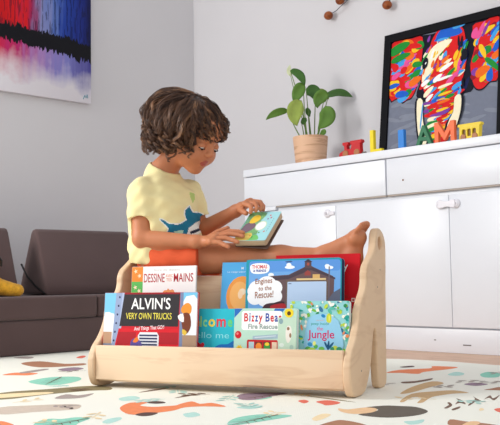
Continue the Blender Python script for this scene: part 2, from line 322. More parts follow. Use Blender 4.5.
V, F = slab([smooth_loop([(-4.2, -.2), (-2.2, -.25), (-.3, -.2), (-.28, 1.5), (-.3, 2.85), (-1.7, 2.93), (-1.94, 2.95), (-2.15, 2.925), (-2.3, 2.90), (-3.2, 2.93), (-4.2, 2.9)], 4)], .0032, .001)
mb.add(V, F, 0, Matrix.Translation((0, 0, -.0027)))
names = list(PRINTS)
layer = 0
order = ['olive', 'cream', 'beige', 'brown', 'tan', 'teal', 'pale_teal', 'purple', 'red', 'fox_orange', 'hedgehog_dark', 'face_tan', 'fox_dark', 'brown_dark', 'grey', 'eye']
for k in order:
    for poly in PRINTS[k]:
        layer += 1
        lp = smooth_loop(poly, 3) if len(poly) > 3 else poly
        V, F = slab([lp], 0., 0.)
        z = -.0009+layer*.0000015
        mb.add([(v[0], v[1], z) for v in V], F, 1+order.index(k))
rs = random.Random(21)
def sprig(x, y, a, L_, kk, n):
    global layer
    c, s_ = math.cos(a), math.sin(a)
    T = lambda u, v: (x+u*c-v*s_, y+u*s_+v*c)
    polys = [[T(0, -.0018), T(L_, -.001), T(L_, .001), T(0, .0018)]]
    for i in range(n):
        u = L_*(i+1)/(n+.4); sg = 1 if i % 2 else -1
        polys.append([T(*p) for p in oval(u+.010, sg*.016, .016, .0065, 10, sg*.7)])
    for P_ in polys:
        layer += 1; V, F = slab([P_], 0., 0.); mb.add([(v[0], v[1], -.0009+layer*.0000015) for v in V], F, 1+order.index(kk))
spots = [(x, y) for x, y in [(rs.uniform(-3.5, -.4), rs.uniform(.3, 2.85)) for _ in range(120)]]
for i, (x, y) in enumerate(spots): sprig(x, y, rs.uniform(0, 6.28), rs.uniform(.05, .11), rs.choice(['pale_teal', 'pale_teal', 'grey', 'cream', 'brown_dark']), rs.choice((3, 4, 5, 6)))
for poly in PRINTS['teal'][:3]+PRINTS['purple'][:1]:      # veins on the big leaves
    xs_ = [p[0] for p in poly]; ys_ = [p[1] for p in poly]; P_ = [Vector((*p, 0)) for p in poly]
    A, B = max(((p, q) for p in P_ for q in P_), key=lambda t: (t[0]-t[1]).length)
    dv = (B-A).normalized(); nv = Vector((-dv.y, dv.x, 0)); Ln = (B-A).length
    for t0, t1, sd in [(.04, .96, 0)]+[(t, t+.10, sd) for t in (.25, .4, .55, .7) for sd in (-.16, .16)]:
        a_ = A+dv*Ln*t0; b_ = A+dv*Ln*t1+nv*Ln*sd*.8; w_ = nv*.0025
        layer += 1; V, F = slab([[tuple((a_-w_).xy), tuple((b_-w_*.4).xy), tuple((b_+w_*.4).xy), tuple((a_+w_).xy)]], 0.); mb.add([(v[0], v[1], -.0009+layer*.0000015) for v in V], F, 1+order.index('brown_dark'))
mat_o = mb.build('play_mat', [mat_cloth()]+[mat('print_'+k, PM[k], rough=.75, spec=.2, noise=.06, nscale=60) for k in order], smooth=30)
tag(mat_o, 'large white play mat printed with pastel woodland animals and leaves, covering the floor', 'play mat')

# ------------------------------------------------------------------ play sofa
sofa_m = mat('sofa_velour', (92, 74, 73), rough=.85, spec=.2, noise=.06, nscale=5., bump=.12, bscale=220., sheen=.15)
pipe_m = mat('black_piping', (22, 20, 22), rough=.7)
def cushion(lo, hi, r): return MB().box(lo, hi, r, 4)
o = cushion((-4.28, .9, .0), (-3.605, 2.86, .158), .014).build('sofa_base', sofa_m)
tag(o, 'long dark brown foam base block of the low play sofa, lying on the mat', 'sofa base')
o = cushion((-4.28, 1.0, .1585), (-3.6, 2.442, .266), .016).build('seat_cushion', sofa_m)
tag(o, 'dark brown seat cushion under the yellow plush toy and both wedge backrests', 'cushion')
o = cushion((-4.28, 2.446, .1585), (-3.6, 2.87, .266), .016).build('seat_cushion', sofa_m)
tag(o, 'short dark brown seat cushion next to the wooden bookshelf, partly hidden by it', 'cushion')
def wedge(y0, y1, label):
    prof = [(-3.75, .268), (-3.745, .285), (-3.752, .32), (-3.845, .575), (-3.857, .590), (-3.87, .594), (-3.89, .590), (-3.902, .575), (-4.0, .33), (-4.012, .285), (-4.004, .268)]
    t = thing('wedge_cushion', label, 'cushion', (-3.88, (y0+y1)/2, .267))
    V, F = slab([[(p[0]+3.88, p[1]-.267) for p in prof]], y1-y0, .016, 3)
    X = Matrix(((1, 0, 0, 0), (0, 0, 1, 0), (0, 1, 0, 0), (0, 0, 0, 1)))
    MB().add(V, F, 0, X).build('cushion_block', sofa_m, t)
    h = (y1-y0)/2
    for sgn in (-1, 1):
        y = sgn*(h+.0005)
        p = MB().tube([(-.107, y, .155), (-.05, y, .095), (.03, y, .045), (.118, y, .008)], .005, 6)
        p.build('piping', pipe_m, t)
    MB().tube([(.124, -h+.01, .006), (.126, 0, .006), (.124, h-.01, .006)], .003, 6).build('piping', pipe_m, t)
    return t
wedge(2.246, 2.81, 'dark brown wedge backrest with black piping between the plush toy and the bookshelf')
wedge(1.50, 2.10, 'dark brown wedge backrest cut off at the edge, behind the yellow plush toy')

# plush toy
fur = mat('yellow_plush', (226, 168, 52), rough=.95, spec=.1, noise=.18, nscale=60., bump=.8, bscale=300., sheen=.2)
f = Field((-3.95, 1.70, .2555), (-3.60, 2.14, .55), .0045)
f.ell((-3.75, 1.90, .345), (.085, .10, .082)); f.ell((-3.74, 1.915, .44), (.065, .066, .06), .02)
f.cap((-3.71, 1.97, .318), (-3.685, 2.035, .300), .040, .034, .025); f.ell((-3.68, 2.067, .294), (.032, .036, .031), .01)
f.cap((-3.70, 1.86, .31), (-3.655, 1.83, .296), .034, .03, .02); f.ell((-3.76, 1.87, .497), (.02, .022, .02), .01); f.ell((-3.76, 1.955, .494), (.02, .022, .02), .01)
f.ell((-3.675, 1.91, .425), (.022, .026, .02), .01)
f.op(lambda x, y, z: (z-.2672)+0*x+0*y, (-4., 1.6, .25), (-3.5, 2.2, .268), 0, 's')
f.whole(lambda F, x, y, z: F+.0016*np.clip((z-.27)/.01, 0, 1)*np.sin(x*420+y*130)*np.sin(y*390+z*210)*np.sin(z*400))
f.lo[1] -= .02
t = thing('plush_toy', 'yellow plush toy sitting on the brown sofa seat at the edge of the picture', 'plush toy')
field_obj('plush_body', f.mesh(), [fur], t)
mb = MB().tube([(-3.70, 1.965, .455), (-3.682, 1.972, .43), (-3.69, 1.976, .405)], [.004, .006, .004], 8)
mb.ell((-3.683, 1.945, .438), (.006, .009, .011)).build('plush_eye', mat('plush_eye_black', (20, 16, 16), rough=.2), t)

# ------------------------------------------------------------------ white sideboard
white = mat('white_lacquer', (230, 233, 239), rough=.32, spec=.4, noise=.01, nscale=4.)
grip = mat('grip_edge', (176, 164, 154), rough=.5)
gap_m = mat('cabinet_inside', (150, 150, 152), rough=.8)
X0, X1, YF = -3.462, -1.51, 3.30
sb = thing('sideboard', 'long white sideboard with drawers over flat doors along the wall', 'sideboard', ((X0+X1)/2, 3.48, -.0045))
def sbox(lo, hi, r=.002): return MB().box([lo[0]-(X0+X1)/2, lo[1]-3.48, lo[2]+.0045], [hi[0]-(X0+X1)/2, hi[1]-3.48, hi[2]+.0045], r, 2)
sbox((X0, YF-.004, .884), (X1, 3.695, .923), .003).build('worktop', white, sb)
sbox((X0+.003, YF+.02, .10), (X1-.003, 3.69, .8835), .001).build('carcass', white, sb)
sbox((X0+.01, YF+.006, -.004), (X1-.01, YF+.03, .0995), .001).build('plinth', white, sb)
for x0, x1 in ((X0+.002, -2.503), (-2.494, X1-.002)):
    d = sbox((x0, YF, .711), (x1, YF+.0195, .879), .002); d.build('drawer', white, sb)
    sbox((x0+(.24 if x0 < -3 else 0), YF+.002, .7035), (x1, YF+.0195, .7105), .001).build('grip_edge', grip, sb)
    if x0 < -3: sbox((x0, YF, .689), (x0+.236, YF+.0195, .7105), .002).build('drawer_corner', white, sb)
xs = [X0+.002, -2.810, -2.1605, X1-.002]
for k in range(3):
    sbox((xs[k]+.0015, YF, .107), (xs[k+1]-.0015, YF+.0195, .685), .002).build('door', white, sb)
MB().lathe([(.0045, 0), (.0045, .002)], (0, 0, 0), 12, 0, Matrix.Translation((-2.401-(X0+X1)/2, YF-3.48+.0005, .7775)) @ Matrix.Rotation(R_(90), 4, 'X')).build('screw_hole', mat('hole_brown', (120, 84, 60)), sb)
sbox((-2.115, YF+.0045, .030), (-2.075, YF+.0058, .0345), 0).build('scuff_mark', mat('scuff_dark', (110, 104, 104)), sb)
sbox((-2.262, YF+.0045, .047), (-2.252, YF+.0058, .051), 0).build('scuff_mark', mat('scuff_dark', (110, 104, 104)), sb)

plastic = mat('lock_plastic', (232, 230, 236), rough=.3, spec=.5)
lock_shade = mat('lock_plastic_grey', (196, 192, 200), rough=.35, spec=.5)
def cab_lock(cx, cz, half, label):
    t = thing('cabinet_lock', label, 'child lock', (cx, YF, cz))
    X = Matrix.Rotation(R_(90), 4, 'X')
    for sx in ((-1, 1) if half else (0,)):
        MB().lathe([(.021, .0005), (.021, .005), (.019, .008), (.015, .010), (.0145, .012), (.011, .0135), (.0, .0135)], (sx*half, 0, 0), 28, 0, X).build('lock_disc', plastic, t)
        MB().lathe([(.0075, .0136), (.0075, .015), (.006, .0165)], (sx*half, 0, 0), 20, 0, X).build('lock_button', lock_shade, t)
    if half:
        V, F = slab([smooth_loop([(-half, .017), (0, .012), (half, .017), (half, -.017), (0, -.012), (-half, -.017)], 5)], .010, .003)
        MB().add(V, F, 0, Matrix.Translation((0, -.013, 0)) @ X).build('lock_strap', plastic, t)
    else:
        V, F = slab([rrect(-.006, -.010, .046, .010, .008)], .008, .003)
        MB().add(V, F, 0, Matrix.Translation((0, -.005, 0)) @ X).build('lock_strap', plastic, t)
cab_lock(-2.163, .645, .040, 'white plastic child lock with two discs bridging the two doors below the wide drawer')
cab_lock(-2.862, .648, 0, 'round white child lock disc on the sideboard door beyond the open book')

# ------------------------------------------------------------------ things on the sideboard
# framed elephant picture leaning on the wall
FX0, FX1, FZ, FL = -2.762, -2.045, .9235, .672
yb, yt = 3.60, 3.682
ang = math.atan2(yt-yb, FL)
fr = thing('framed_picture', 'black framed painting of a multicoloured elephant leaning on the wall', 'picture', ((FX0+FX1)/2, yb, FZ), (-ang, 0, 0))
fwid = FX1-FX0; bw = .043
black = mat('frame_black', (13, 14, 18), rough=.55, spec=.1)
V, F = slab([[(-fwid/2, 0), (fwid/2, 0), (fwid/2, FL), (-fwid/2, FL)], [(-fwid/2+bw, bw), (-fwid/2+bw, FL-bw), (fwid/2-bw, FL-bw), (fwid/2-bw, bw)]], .026, .003)
XZ = Matrix(((1, 0, 0, 0), (0, 0, -1, 0), (0, 1, 0, 0), (0, 0, 0, 1)))   # plate XY -> standing XZ, facing -Y
MB().add(V, F, 0, XZ).build('frame', black, fr)
PAL = {'red': (218, 30, 32), 'orange': (238, 110, 28), 'yellow': (244, 196, 40), 'cream': (250, 240, 205), 'white': (248, 248, 244), 'blue': (32, 96, 200), 'sky': (70, 160, 226), 'navy': (22, 28, 74),
       'green': (32, 140, 52), 'pink': (232, 84, 150), 'purple': (132, 62, 160), 'dark': (16, 18, 34), 'grey': (118, 124, 140), 'grey2': (132, 138, 152), 'maroon': (150, 20, 36), 'teal': (20, 130, 140)}
pk = list(PAL)
cv = MB()
cw0, cw1, ch0, ch1 = -fwid/2+bw-.004, fwid/2-bw+.004, bw-.004, FL-bw+.004
cv.box((cw0, -.001, ch0), (cw1, .010, ch1), 0, 1, pk.index('grey'))
UX0, UX1 = -2.70-(FX0+FX1)/2, -2.09-(FX0+FX1)/2
UZ0, UZ1 = .057, FL-.047
lay = [0]
def paint(poly, col, sm=3):
    lay[0] += 1
    P = [(UX0+(UX1-UX0)*u, UZ0+(UZ1-UZ0)*v) for u, v in poly]
    P = [(min(max(x, cw0+.002), cw1-.002), min(max(z, ch0+.002), ch1-.002)) for x, z in P]
    if sm > 1: P = [(min(max(x, cw0+.002), cw1-.002), min(max(z, ch0+.002), ch1-.002)) for x, z in smooth_loop(P, sm)]
    V, F = slab([P], 0)
    y = -.0012-lay[0]*.00002
    cv.add([(v[0], y, v[1]) for v in V], F, pk.index(col))
def brush(u, v, a, ln, wd, col):
    c, s = math.cos(a), math.sin(a)
    pts = [(-1, -.25), (-.6, -.9), (.3, -.8), (1, -.3), (.9, .35), (.2, .9), (-.7, .7)]
    paint([(u+(p[0]*ln*c-p[1]*wd*s), v+(p[0]*ln*s+p[1]*wd*c)) for p in pts], col, 2)
rg = random.Random(11)
def fill(poly, n, cols, a0, da, ln, wd):
    us = [p[0] for p in poly]; vs = [p[1] for p in poly]; k = 0
    while k < n:
        u, v = rg.uniform(min(us), max(us)), rg.uniform(min(vs), max(vs))
        if not inside(np.array([u]), np.array([v]), poly)[0]: continue
        a = a0(u, v) if callable(a0) else a0
        brush(u, v, a+rg.uniform(-da, da), ln*rg.uniform(.6, 1.3), wd*rg.uniform(.6, 1.2), rg.choice(cols)); k += 1
for k in range(30): brush(rg.uniform(0, 1), rg.uniform(0, .5), rg.uniform(-.3, .3), .10, .02, 'grey2')
E_ = ELEPHANT
paint(E_['dark'], 'dark'); 
fill(E_['dark'], 16, ['navy', 'navy', 'dark', 'purple'], 1.4, .3, .05, .018)
for k, n, cols in (('left_ear', 74, ['red', 'red', 'red', 'orange', 'green', 'yellow', 'yellow', 'sky', 'blue', 'pink', 'red']), ('right_ear', 74, ['red', 'red', 'red', 'red', 'maroon', 'green', 'blue', 'sky', 'yellow', 'pink', 'orange', 'purple'])):
    big = [(-.04 if p[0] < .03 else 1.04 if p[0] > .985 else p[0], p[1]) for p in E_[k]]
    paint(big, 'dark'); cx = sum(p[0] for p in big)/len(big); cy = sum(p[1] for p in big)/len(big)
    ins = [(cx+(p[0]-cx)*.94, cy+(p[1]-cy)*.95) for p in big]
    paint(ins, 'red'); ins2 = [(cx+(p[0]-cx)*.80, cy+(p[1]-cy)*.86) for p in big]
    fill(ins2, n, cols, (lambda u, v: .9) if k == 'right_ear' else (lambda u, v: .2), .6, .055, .038)
brush(.05, .93, .3, .11, .05, 'green'); brush(.07, .84, .2, .10, .035, 'green'); brush(.84, .93, 1.1, .07, .018, 'pink'); brush(.88, .92, 1.1, .07, .016, 'purple'); brush(.96, .86, 1.0, .07, .02, 'sky'); brush(.95, .60, -.8, .10, .025, 'green'); brush(.86, .73, -1.2, .07, .025, 'yellow')
paint(E_['head'], 'red')
trunk = lambda u, v: .15+.5*(u-.5)
def part_of(poly, v0, v1):
    return [(p[0], min(max(p[1], v0), v1)) for p in poly]
fill(part_of(E_['head'], .55, .95), 54, ['red', 'orange', 'yellow', 'yellow', 'cream', 'blue', 'orange', 'purple', 'sky', 'green'], 1.0, .5, .05, .024)
paint(E_['blue_top'], 'blue'); fill(E_['blue_top'], 5, ['blue', 'sky'], .3, .3, .05, .02)
paint(E_['cream_brow'], 'cream'); fill(E_['cream_brow'], 9, ['cream', 'yellow', 'yellow', 'white', 'orange'], 1.1, .3, .04, .014)
fill(part_of(E_['head'], .34, .66), 50, ['white', 'cream', 'blue', 'red', 'yellow', 'sky', 'pink', 'green', 'orange', 'red', 'white'], .5, .35, .06, .021)
fill(part_of(E_['head'], 0., .36), 60, ['red', 'yellow', 'blue', 'orange', 'purple', 'red', 'sky', 'cream', 'green'], trunk, .25, .06, .019)
for i in range(6): brush(.52+.012*math.sin(i), .56-.07*i, .15, .075-.004*i, .014, ['white', 'cream', 'yellow', 'orange', 'yellow', 'red'][i])
fill([(.62, .9), (.70, .9), (.71, .5), (.66, .35), (.63, .5)], 10, ['sky', 'blue', 'navy', 'pink', 'dark'], 1.4, .3, .04, .014)
for k in ('tusk_left_edge',): paint(E_[k], 'dark')
for k in ('tusk_left', 'tusk_right'):
    cx = sum(p[0] for p in E_[k])/len(E_[k]); paint([(cx+(p[0]-cx)*1.35, p[1]) for p in E_[k]], 'dark'); paint(E_[k], 'cream')
brush(.315, .25, 1.5, .12, .008, 'sky')
for k in ('eye_left', 'eye_right'): paint(E_[k], 'dark')
brush(.335, .73, 1., .012, .006, 'white'); brush(.70, .80, 1.2, .02, .007, 'sky')
cv.build('canvas', [mat('paint_'+k, PAL[k], rough=.5, spec=.12, noise=.05, nscale=40) for k in pk], fr, smooth=0)

# plant in a striped pot
PC = Vector((-3.12, 3.47, .9235)); r2 = Vector((.695, .719, 0)); dp = Vector((-.719, .695, 0))
pl = thing('potted_plant', 'leafy green potted peace lily in a banded tan pot on the sideboard', 'potted plant', PC)
pot_m = wood('pot_bands', (222, 180, 146), (196, 150, 116), (1.5, 1.5, 14.), 3., rough=.55)
MB().lathe([(.0, .0005), (.078, .0005), (.081, .004), (.094, .152), (.094, .157), (.089, .157), (.088, .140)], (0, 0, 0), 48).build('pot', pot_m, pl)
MB().lathe([(.0, .139), (.0875, .139), (.0872, .147), (.05, .150), (.0, .151)], (0, 0, 0), 32).build('soil', mat('soil', (52, 40, 30), rough=.95, bump=.8, bscale=90.), pl)
greens = [mat('leaf_dark', (62, 104, 38), rough=.4, noise=.2, nscale=14), mat('leaf_mid', (96, 136, 52), rough=.4, noise=.2, nscale=14), mat('leaf_yellow', (146, 164, 74), rough=.4, noise=.2, nscale=14), mat('spathe', (214, 220, 180), rough=.5)]
stem_m = mat('stem_green', (104, 132, 62), rough=.5)
def at(px, py, k=0.): return r2*((px-310)*.0053)+Vector((0, 0, .157+(137-py)*.0055))+dp*k
def leaf(b, tip, mid, hw, k0, k1, tone, name='leaf', turn=0.):
    B, T, Mi = at(*b, k0), at(*tip, k1), at(*mid, (k0+k1)/2)
    n = 12; vs = []; fs = []
    for i in range(n+1):
        t = i/n; p = B*(1-t)**2+Mi*2*t*(1-t)+T*t*t
        d = ((Mi-B)*(1-t)+(T-Mi)*t).normalized()
        wv = d.cross(dp); wv = (wv.normalized()*math.cos(turn)+dp*math.sin(turn)).normalized()
        w_ = hw*.0053*(math.sin(math.pi*min(1, t**.8*1.0))**.75 if 0 < t < 1 else .02)
        nn = d.cross(wv).normalized()
        for q in (-1, -.5, 0, .5, 1): vs.append(p+wv*w_*q+nn*(w_*.28*(abs(q)**1.3)+.003*math.sin(9*t+q*2)*abs(q)))
    for i in range(n):
        for j in range(4): fs.append([i*5+j, i*5+j+1, (i+1)*5+j+1, (i+1)*5+j])
    o = MB().add(vs, fs).build(name, greens[tone], pl, smooth=180)
    md = o.modifiers.new('thickness', 'SOLIDIFY'); md.thickness = .0012
    return B
def stem(root, b, k0, bend=0., r=.0028):
    A = at(root, 141, k0*.2); B = at(*b, k0); m_ = (A+B)/2+r2*bend+Vector((0, 0, .02))
    MB().tube([A*(1-t)**2+m_*2*t*(1-t)+B*t*t for t in [i/8 for i in range(9)]], [r*(1.2-.5*i/8) for i in range(9)], 6).build('stem', stem_m, pl)
LV = [((288, 112), (265, 121), (276, 110), 4.2, -.03, -.05, 1, .5, 302, -.02), ((301, 103), (296, 128), (290, 113), 8.5, -.06, -.07, 2, 0, 306, 0), ((304, 84), (294, 105), (297, 92), 6.5, -.01, -.03, 1, .2, 307, -.01),
      ((291, 71), (305, 87), (302, 74), 5., .0, -.02, 0, .3, 308, .01), ((307, 88), (315, 101), (318, 91), 7.5, .03, .01, 0, .1, 310, 0), ((326, 97), (355, 96.5), (341, 89), 5., .02, .05, 0, .45, 317, -.01),
      ((329, 96), (317, 110), (316, 97), 7., -.03, -.04, 1, .2, 315, .01), ((325, 108), (317, 130), (331, 120), 8.5, -.04, -.05, 1, .1, 316, .01), ((308, 108), (310, 117), (307, 112), 3.2, .0, .0, 0, .3, 311, 0),
      ((301, 126), (306, 120), (304, 121), 3., -.05, -.05, 0, .2, 304, 0), ((322, 131), (318, 137), (324, 134), 3., -.05, -.06, 1, .2, 319, 0), ((317, 90), (330, 99), (325, 91), 4.5, .05, .03, 2, .3, 314, 0)]
for b, tip, mid, hw, k0, k1, tone, tu, rt0, bend in LV:
    stem(rt0, b, k0, bend); leaf(b, tip, mid, hw, k0, k1, tone, turn=tu)
stem(309, (291.5, 76), .01, -.015, .0022); leaf((291.5, 76), (291, 65), (288.5, 71), 2.6, .01, .01, 3, 'flower')

# wooden train letters
XZf = XZ
def wood_paint(n, rgb): return mat('toy_'+n, rgb, rough=.45, spec=.35, noise=.05, nscale=30)
def letter(ch, x, hgt, rgb, cname, label, ry=0., wid=None):
    if ch == 'M': V, F = slab([[(0, 0), (.17, 0), (.17, .44), (.40, .12), (.46, .12), (.69, .44), (.69, 0), (.86, 0), (.86, .73), (.70, .73), (.43, .35), (.16, .73), (0, .73)]], .24, .012)
    else: V, F = text(ch, 1., bold=.012, extrude=.12, bevel=.008)
    xs_ = [v[0] for v in V]; ys_ = [v[1] for v in V]; zs_ = [v[2] for v in V]
    cx = (min(xs_)+max(xs_))/2; hh = max(ys_)-min(ys_); k = hgt/hh; kx = k if wid is None else wid/(max(xs_)-min(xs_))
    V = [((v[0]-cx)*kx, -v[2]*.085, (v[1]-min(ys_))*k) for v in V]
    o = MB().add(V, F).build('toy_letter', wood_paint(cname, rgb), None, (x, 3.36, .9235), (0, 0, ry))
    return tag(o, label, 'toy letter')
letter('L', -2.592, .115, (238, 214, 30), 'yellow', 'yellow wooden toy letter standing between the red locomotive and the blue letter', 0., .068)
letter('I', -2.443, .094, (40, 130, 214), 'blue', 'blue wooden toy letter I on the sideboard', .0, .032)
letter('A', -2.316, .098, (28, 112, 72), 'green', 'green wooden toy letter A on the sideboard', 0., .095)
letter('M', -2.205, .100, (240, 112, 60), 'orange', 'orange wooden toy letter M on the sideboard', 0., .105)
red_t = wood_paint('red', (196, 28, 34)); yel_t = wood_paint('yellow_wagon', (236, 206, 50)); whl = wood_paint('wheel', (172, 112, 70))
lo = thing('toy_locomotive', 'red wooden toy locomotive with two wheels at the start of the toy train', 'toy train', (-2.745, 3.36, .9235))
lo.scale = (.92, .92, .9)
V, F = slab([list([(-.085, .010), (-.078, .028), (-.055, .038), (-.046, .040), (-.046, .062), (-.058, .070), (-.058, .084), (-.018, .084), (-.018, .070), (-.028, .062), (-.026, .044), (.0, .044), (.004, .066), (-.004, .072), (-.004, .088), (.072, .088), (.076, .074), (.064, .068), (.064, .040), (.068, .012), (.05, .008), (-.06, .008)])], .028, .003)
MB().add(V, F, 0, XZ).build('locomotive_body', red_t, lo)
for x in (-.035, .042):
    MB().lathe([(.0, -.019), (.017, -.019), (.019, -.017), (.019, -.0145), (.0, -.0145)], (x, 0, 0), 24, 0, Matrix.Translation((0, 0, .0195)) @ Matrix.Rotation(R_(-90), 4, 'X') @ Matrix.Identity(4)).build('wheel', whl, lo)
MB().box((.068, -.006, .012), (.094, .006, .020), .003).build('coupling', wood_paint('peg', (120, 112, 108)), lo)
wg = thing('toy_wagon', 'yellow wooden toy wagon with three window openings at the end of the train', 'toy train', (-2.075, 3.36, .9235))
holes = [[(x-.009, .018), (x+.009, .018), (x+.009, .043), (x+.006, .049), (x-.006, .049), (x-.009, .043)] for x in (-.028, -.002, .024)]
V, F = slab([[(-.052, .006), (.047, .006), (.052, .06), (.060, .064), (.058, .074), (-.056, .074), (-.060, .064), (-.050, .06)]]+holes, .026, .002)
MB().add(V, F, 0, XZ).build('wagon_body', yel_t, wg)
MB().box((-.046, -.004, .012), (.044, .004, .055), 0).build('wagon_back', wood_paint('wagon_inside', (120, 84, 34)), wg)
for x in (-.030, .028):
    MB().lathe([(.0, -.018), (.012, -.018), (.014, -.016), (.014, -.0135), (.0, -.0135)], (x, 0, 0), 24, 0, Matrix.Translation((0, 0, .0145)) @ Matrix.Rotation(R_(-90), 4, 'X')).build('wheel', whl, wg)

# ------------------------------------------------------------------ wall: abstract canvas and wire ornament
def abstract():
    m = bpy.data.materials.new('abstract_paint'); m.use_nodes = True
    nt = m.node_tree; N = nt.nodes; L = nt.links; b = N['Principled BSDF']; b.inputs['Roughness'].default_value = .6; b.inputs['Specular IOR Level'].default_value = .15
    tc = N.new('ShaderNodeTexCoord'); sp = N.new('ShaderNodeSeparateXYZ'); L.new(tc.outputs['Object'], sp.inputs[0])
    def math_(op, a, b_=None, clamp=False):
        n = N.new('ShaderNodeMath'); n.operation = op; n.use_clamp = clamp
        for i, v in enumerate((a, b_)):
            if v is None: continue
            if hasattr(v, 'default_value') or hasattr(v, 'is_linked'): L.new(v, n.inputs[i])
            else: n.inputs[i].default_value = v
        return n.outputs[0]
    def noise(scale, st, det=3):
        mp = N.new('ShaderNodeMapping'); mp.inputs['Scale'].default_value = st; L.new(tc.outputs['Object'], mp.inputs['Vector'])
        n = N.new('ShaderNodeTexNoise'); n.inputs['Scale'].default_value = scale; n.inputs['Detail'].default_value = det; L.new(mp.outputs['Vector'], n.inputs['Vector']); return n.outputs['Fac']
    def ramp(fac, els):
        r = N.new('ShaderNodeValToRGB'); e = r.color_ramp.elements
        while len(e) < len(els): e.new(.5)
        for q, (p, c) in zip(e, els): q.position = p; q.color = (*lin(c), 1)
        L.new(fac, r.inputs['Fac']); return r.outputs['Color']
    def mix(f, a, b_):
        n = N.new('ShaderNodeMix'); n.data_type = 'RGBA'; L.new(f, n.inputs['Factor']); L.new(a, n.inputs['A']) if not isinstance(a, tuple) else setattr(n.inputs['A'], 'default_value', (*lin(a), 1))
        L.new(b_, n.inputs['B']) if not isinstance(b_, tuple) else setattr(n.inputs['B'], 'default_value', (*lin(b_), 1)); return n.outputs['Result']
    U = sp.outputs['Y']; Z = sp.outputs['Z']
    u = math_('DIVIDE', U, .585)
    st = noise(1., (1, 34, 3)); st2 = noise(1., (1, 75, 9)); cl = noise(9., (1, 1, 1), 4)
    uu = math_('ADD', u, math_('MULTIPLY', math_('SUBTRACT', st, .5), .35))
    top = ramp(uu, [(0., (196, 22, 28)), (.22, (214, 26, 34)), (.33, (150, 40, 90)), (.44, (136, 140, 190)), (.56, (96, 122, 190)), (.68, (36, 66, 160)), (.85, (30, 46, 130)), (1., (22, 26, 80))])
    top = mix(math_('MULTIPLY', math_('GREATER_THAN', st2, .55), .55), top, (20, 20, 44))
    refl = ramp(uu, [(0., (200, 40, 80)), (.2, (180, 44, 110)), (.4, (170, 130, 190)), (.7, (130, 130, 200)), (1., (80, 76, 150))])
    low = math_('DIVIDE', math_('SUBTRACT', math_('ADD', Z, math_('MULTIPLY', u, .05)), .09), .20)
    low = math_('ADD', low, math_('MULTIPLY', math_('SUBTRACT', cl, .5), 1.1), True)
    low = math_('MULTIPLY', low, math_('ADD', math_('MULTIPLY', st, 1.2), .7), True)
    bot = mix(low, (226, 222, 228), refl)
    zl = math_('SUBTRACT', math_('ADD', Z, math_('MULTIPLY', u, .035)), .336)      # height above the shore line
    zl = math_('ADD', zl, math_('MULTIPLY', math_('SUBTRACT', st2, .5), .11))
    zl = math_('ADD', zl, math_('MULTIPLY', math_('SUBTRACT', cl, .5), .07))
    base = mix(math_('GREATER_THAN', zl, 0.), bot, top)
    band = math_('LESS_THAN', math_('ABSOLUTE', zl), .050)
    L.new(mix(band, base, (20, 20, 26)), b.inputs['Base Color'])
    bp = N.new('ShaderNodeBump'); bp.inputs['Strength'].default_value = .25; bp.inputs['Distance'].default_value = .003; L.new(st2, bp.inputs['Height']); L.new(bp.outputs['Normal'], b.inputs['Normal'])
    return m
wc = thing('wall_canvas', 'unframed abstract canvas in red, blue and white hanging on the wall above the sofa', 'painting', (-4.339, 2.295, 1.37))
MB().box((.001, -.35, 0), (.028, .585, .85), .003).build('stretched_canvas', abstract(), wc, smooth=30)
MB().tube([(.0292, .53, .022), (.0292, .54, .045), (.0292, .548, .03), (.0292, .556, .052), (.0292, .56, .03)], .0022, 5).build('signature', mat('signature_teal', (60, 140, 160)), wc)

ball_m = wood('ball_wood', (150, 78, 34), (112, 52, 22), (1, 1, 3), 14., rough=.4); wire_m = mat('dark_wire', (60, 66, 78), rough=.4)
orn = thing('wire_ornament', 'thin dark wire wall ornament carrying round brown wooden balls above the plant', 'wall ornament', (-2.95, 3.66, 1.84))
for p in ((-.187, -.0, -.054), (.217, 0, -.09), (-.101, 0, .012)):
    MB().ell(p, (.027, .024, .024), 0, 20).build('wooden_ball', ball_m, orn)
MB().tube([(-.165, 0, -.047), (-.13, 0, -.04), (-.10, .002, -.022), (-.06, 0, -.006), (.0, .004, .032), (.10, .02, .10), (.2, .036, .16)], .0022, 6).build('wire', wire_m, orn)
MB().tube([(-.08, 0, .006), (-.03, 0, .0), (.02, .004, .012), (.12, .02, .08), (.2, .036, .15)], .0022, 6).build('wire', wire_m, orn)
MB().tube([(.232, 0, -.07), (.26, .01, -.045), (.24, .03, .05), (.2, .036, .15)], .0035, 6).build('wire', wire_m, orn)
MB().lathe([(.0, -.002), (.03, -.002), (.03, .0), (.0, .0)], (0, 0, 0), 20, 0, Matrix.Translation((.2, .0385, .155)) @ Matrix.Rotation(R_(90), 4, 'X')).build('wall_plate', wire_m, orn)

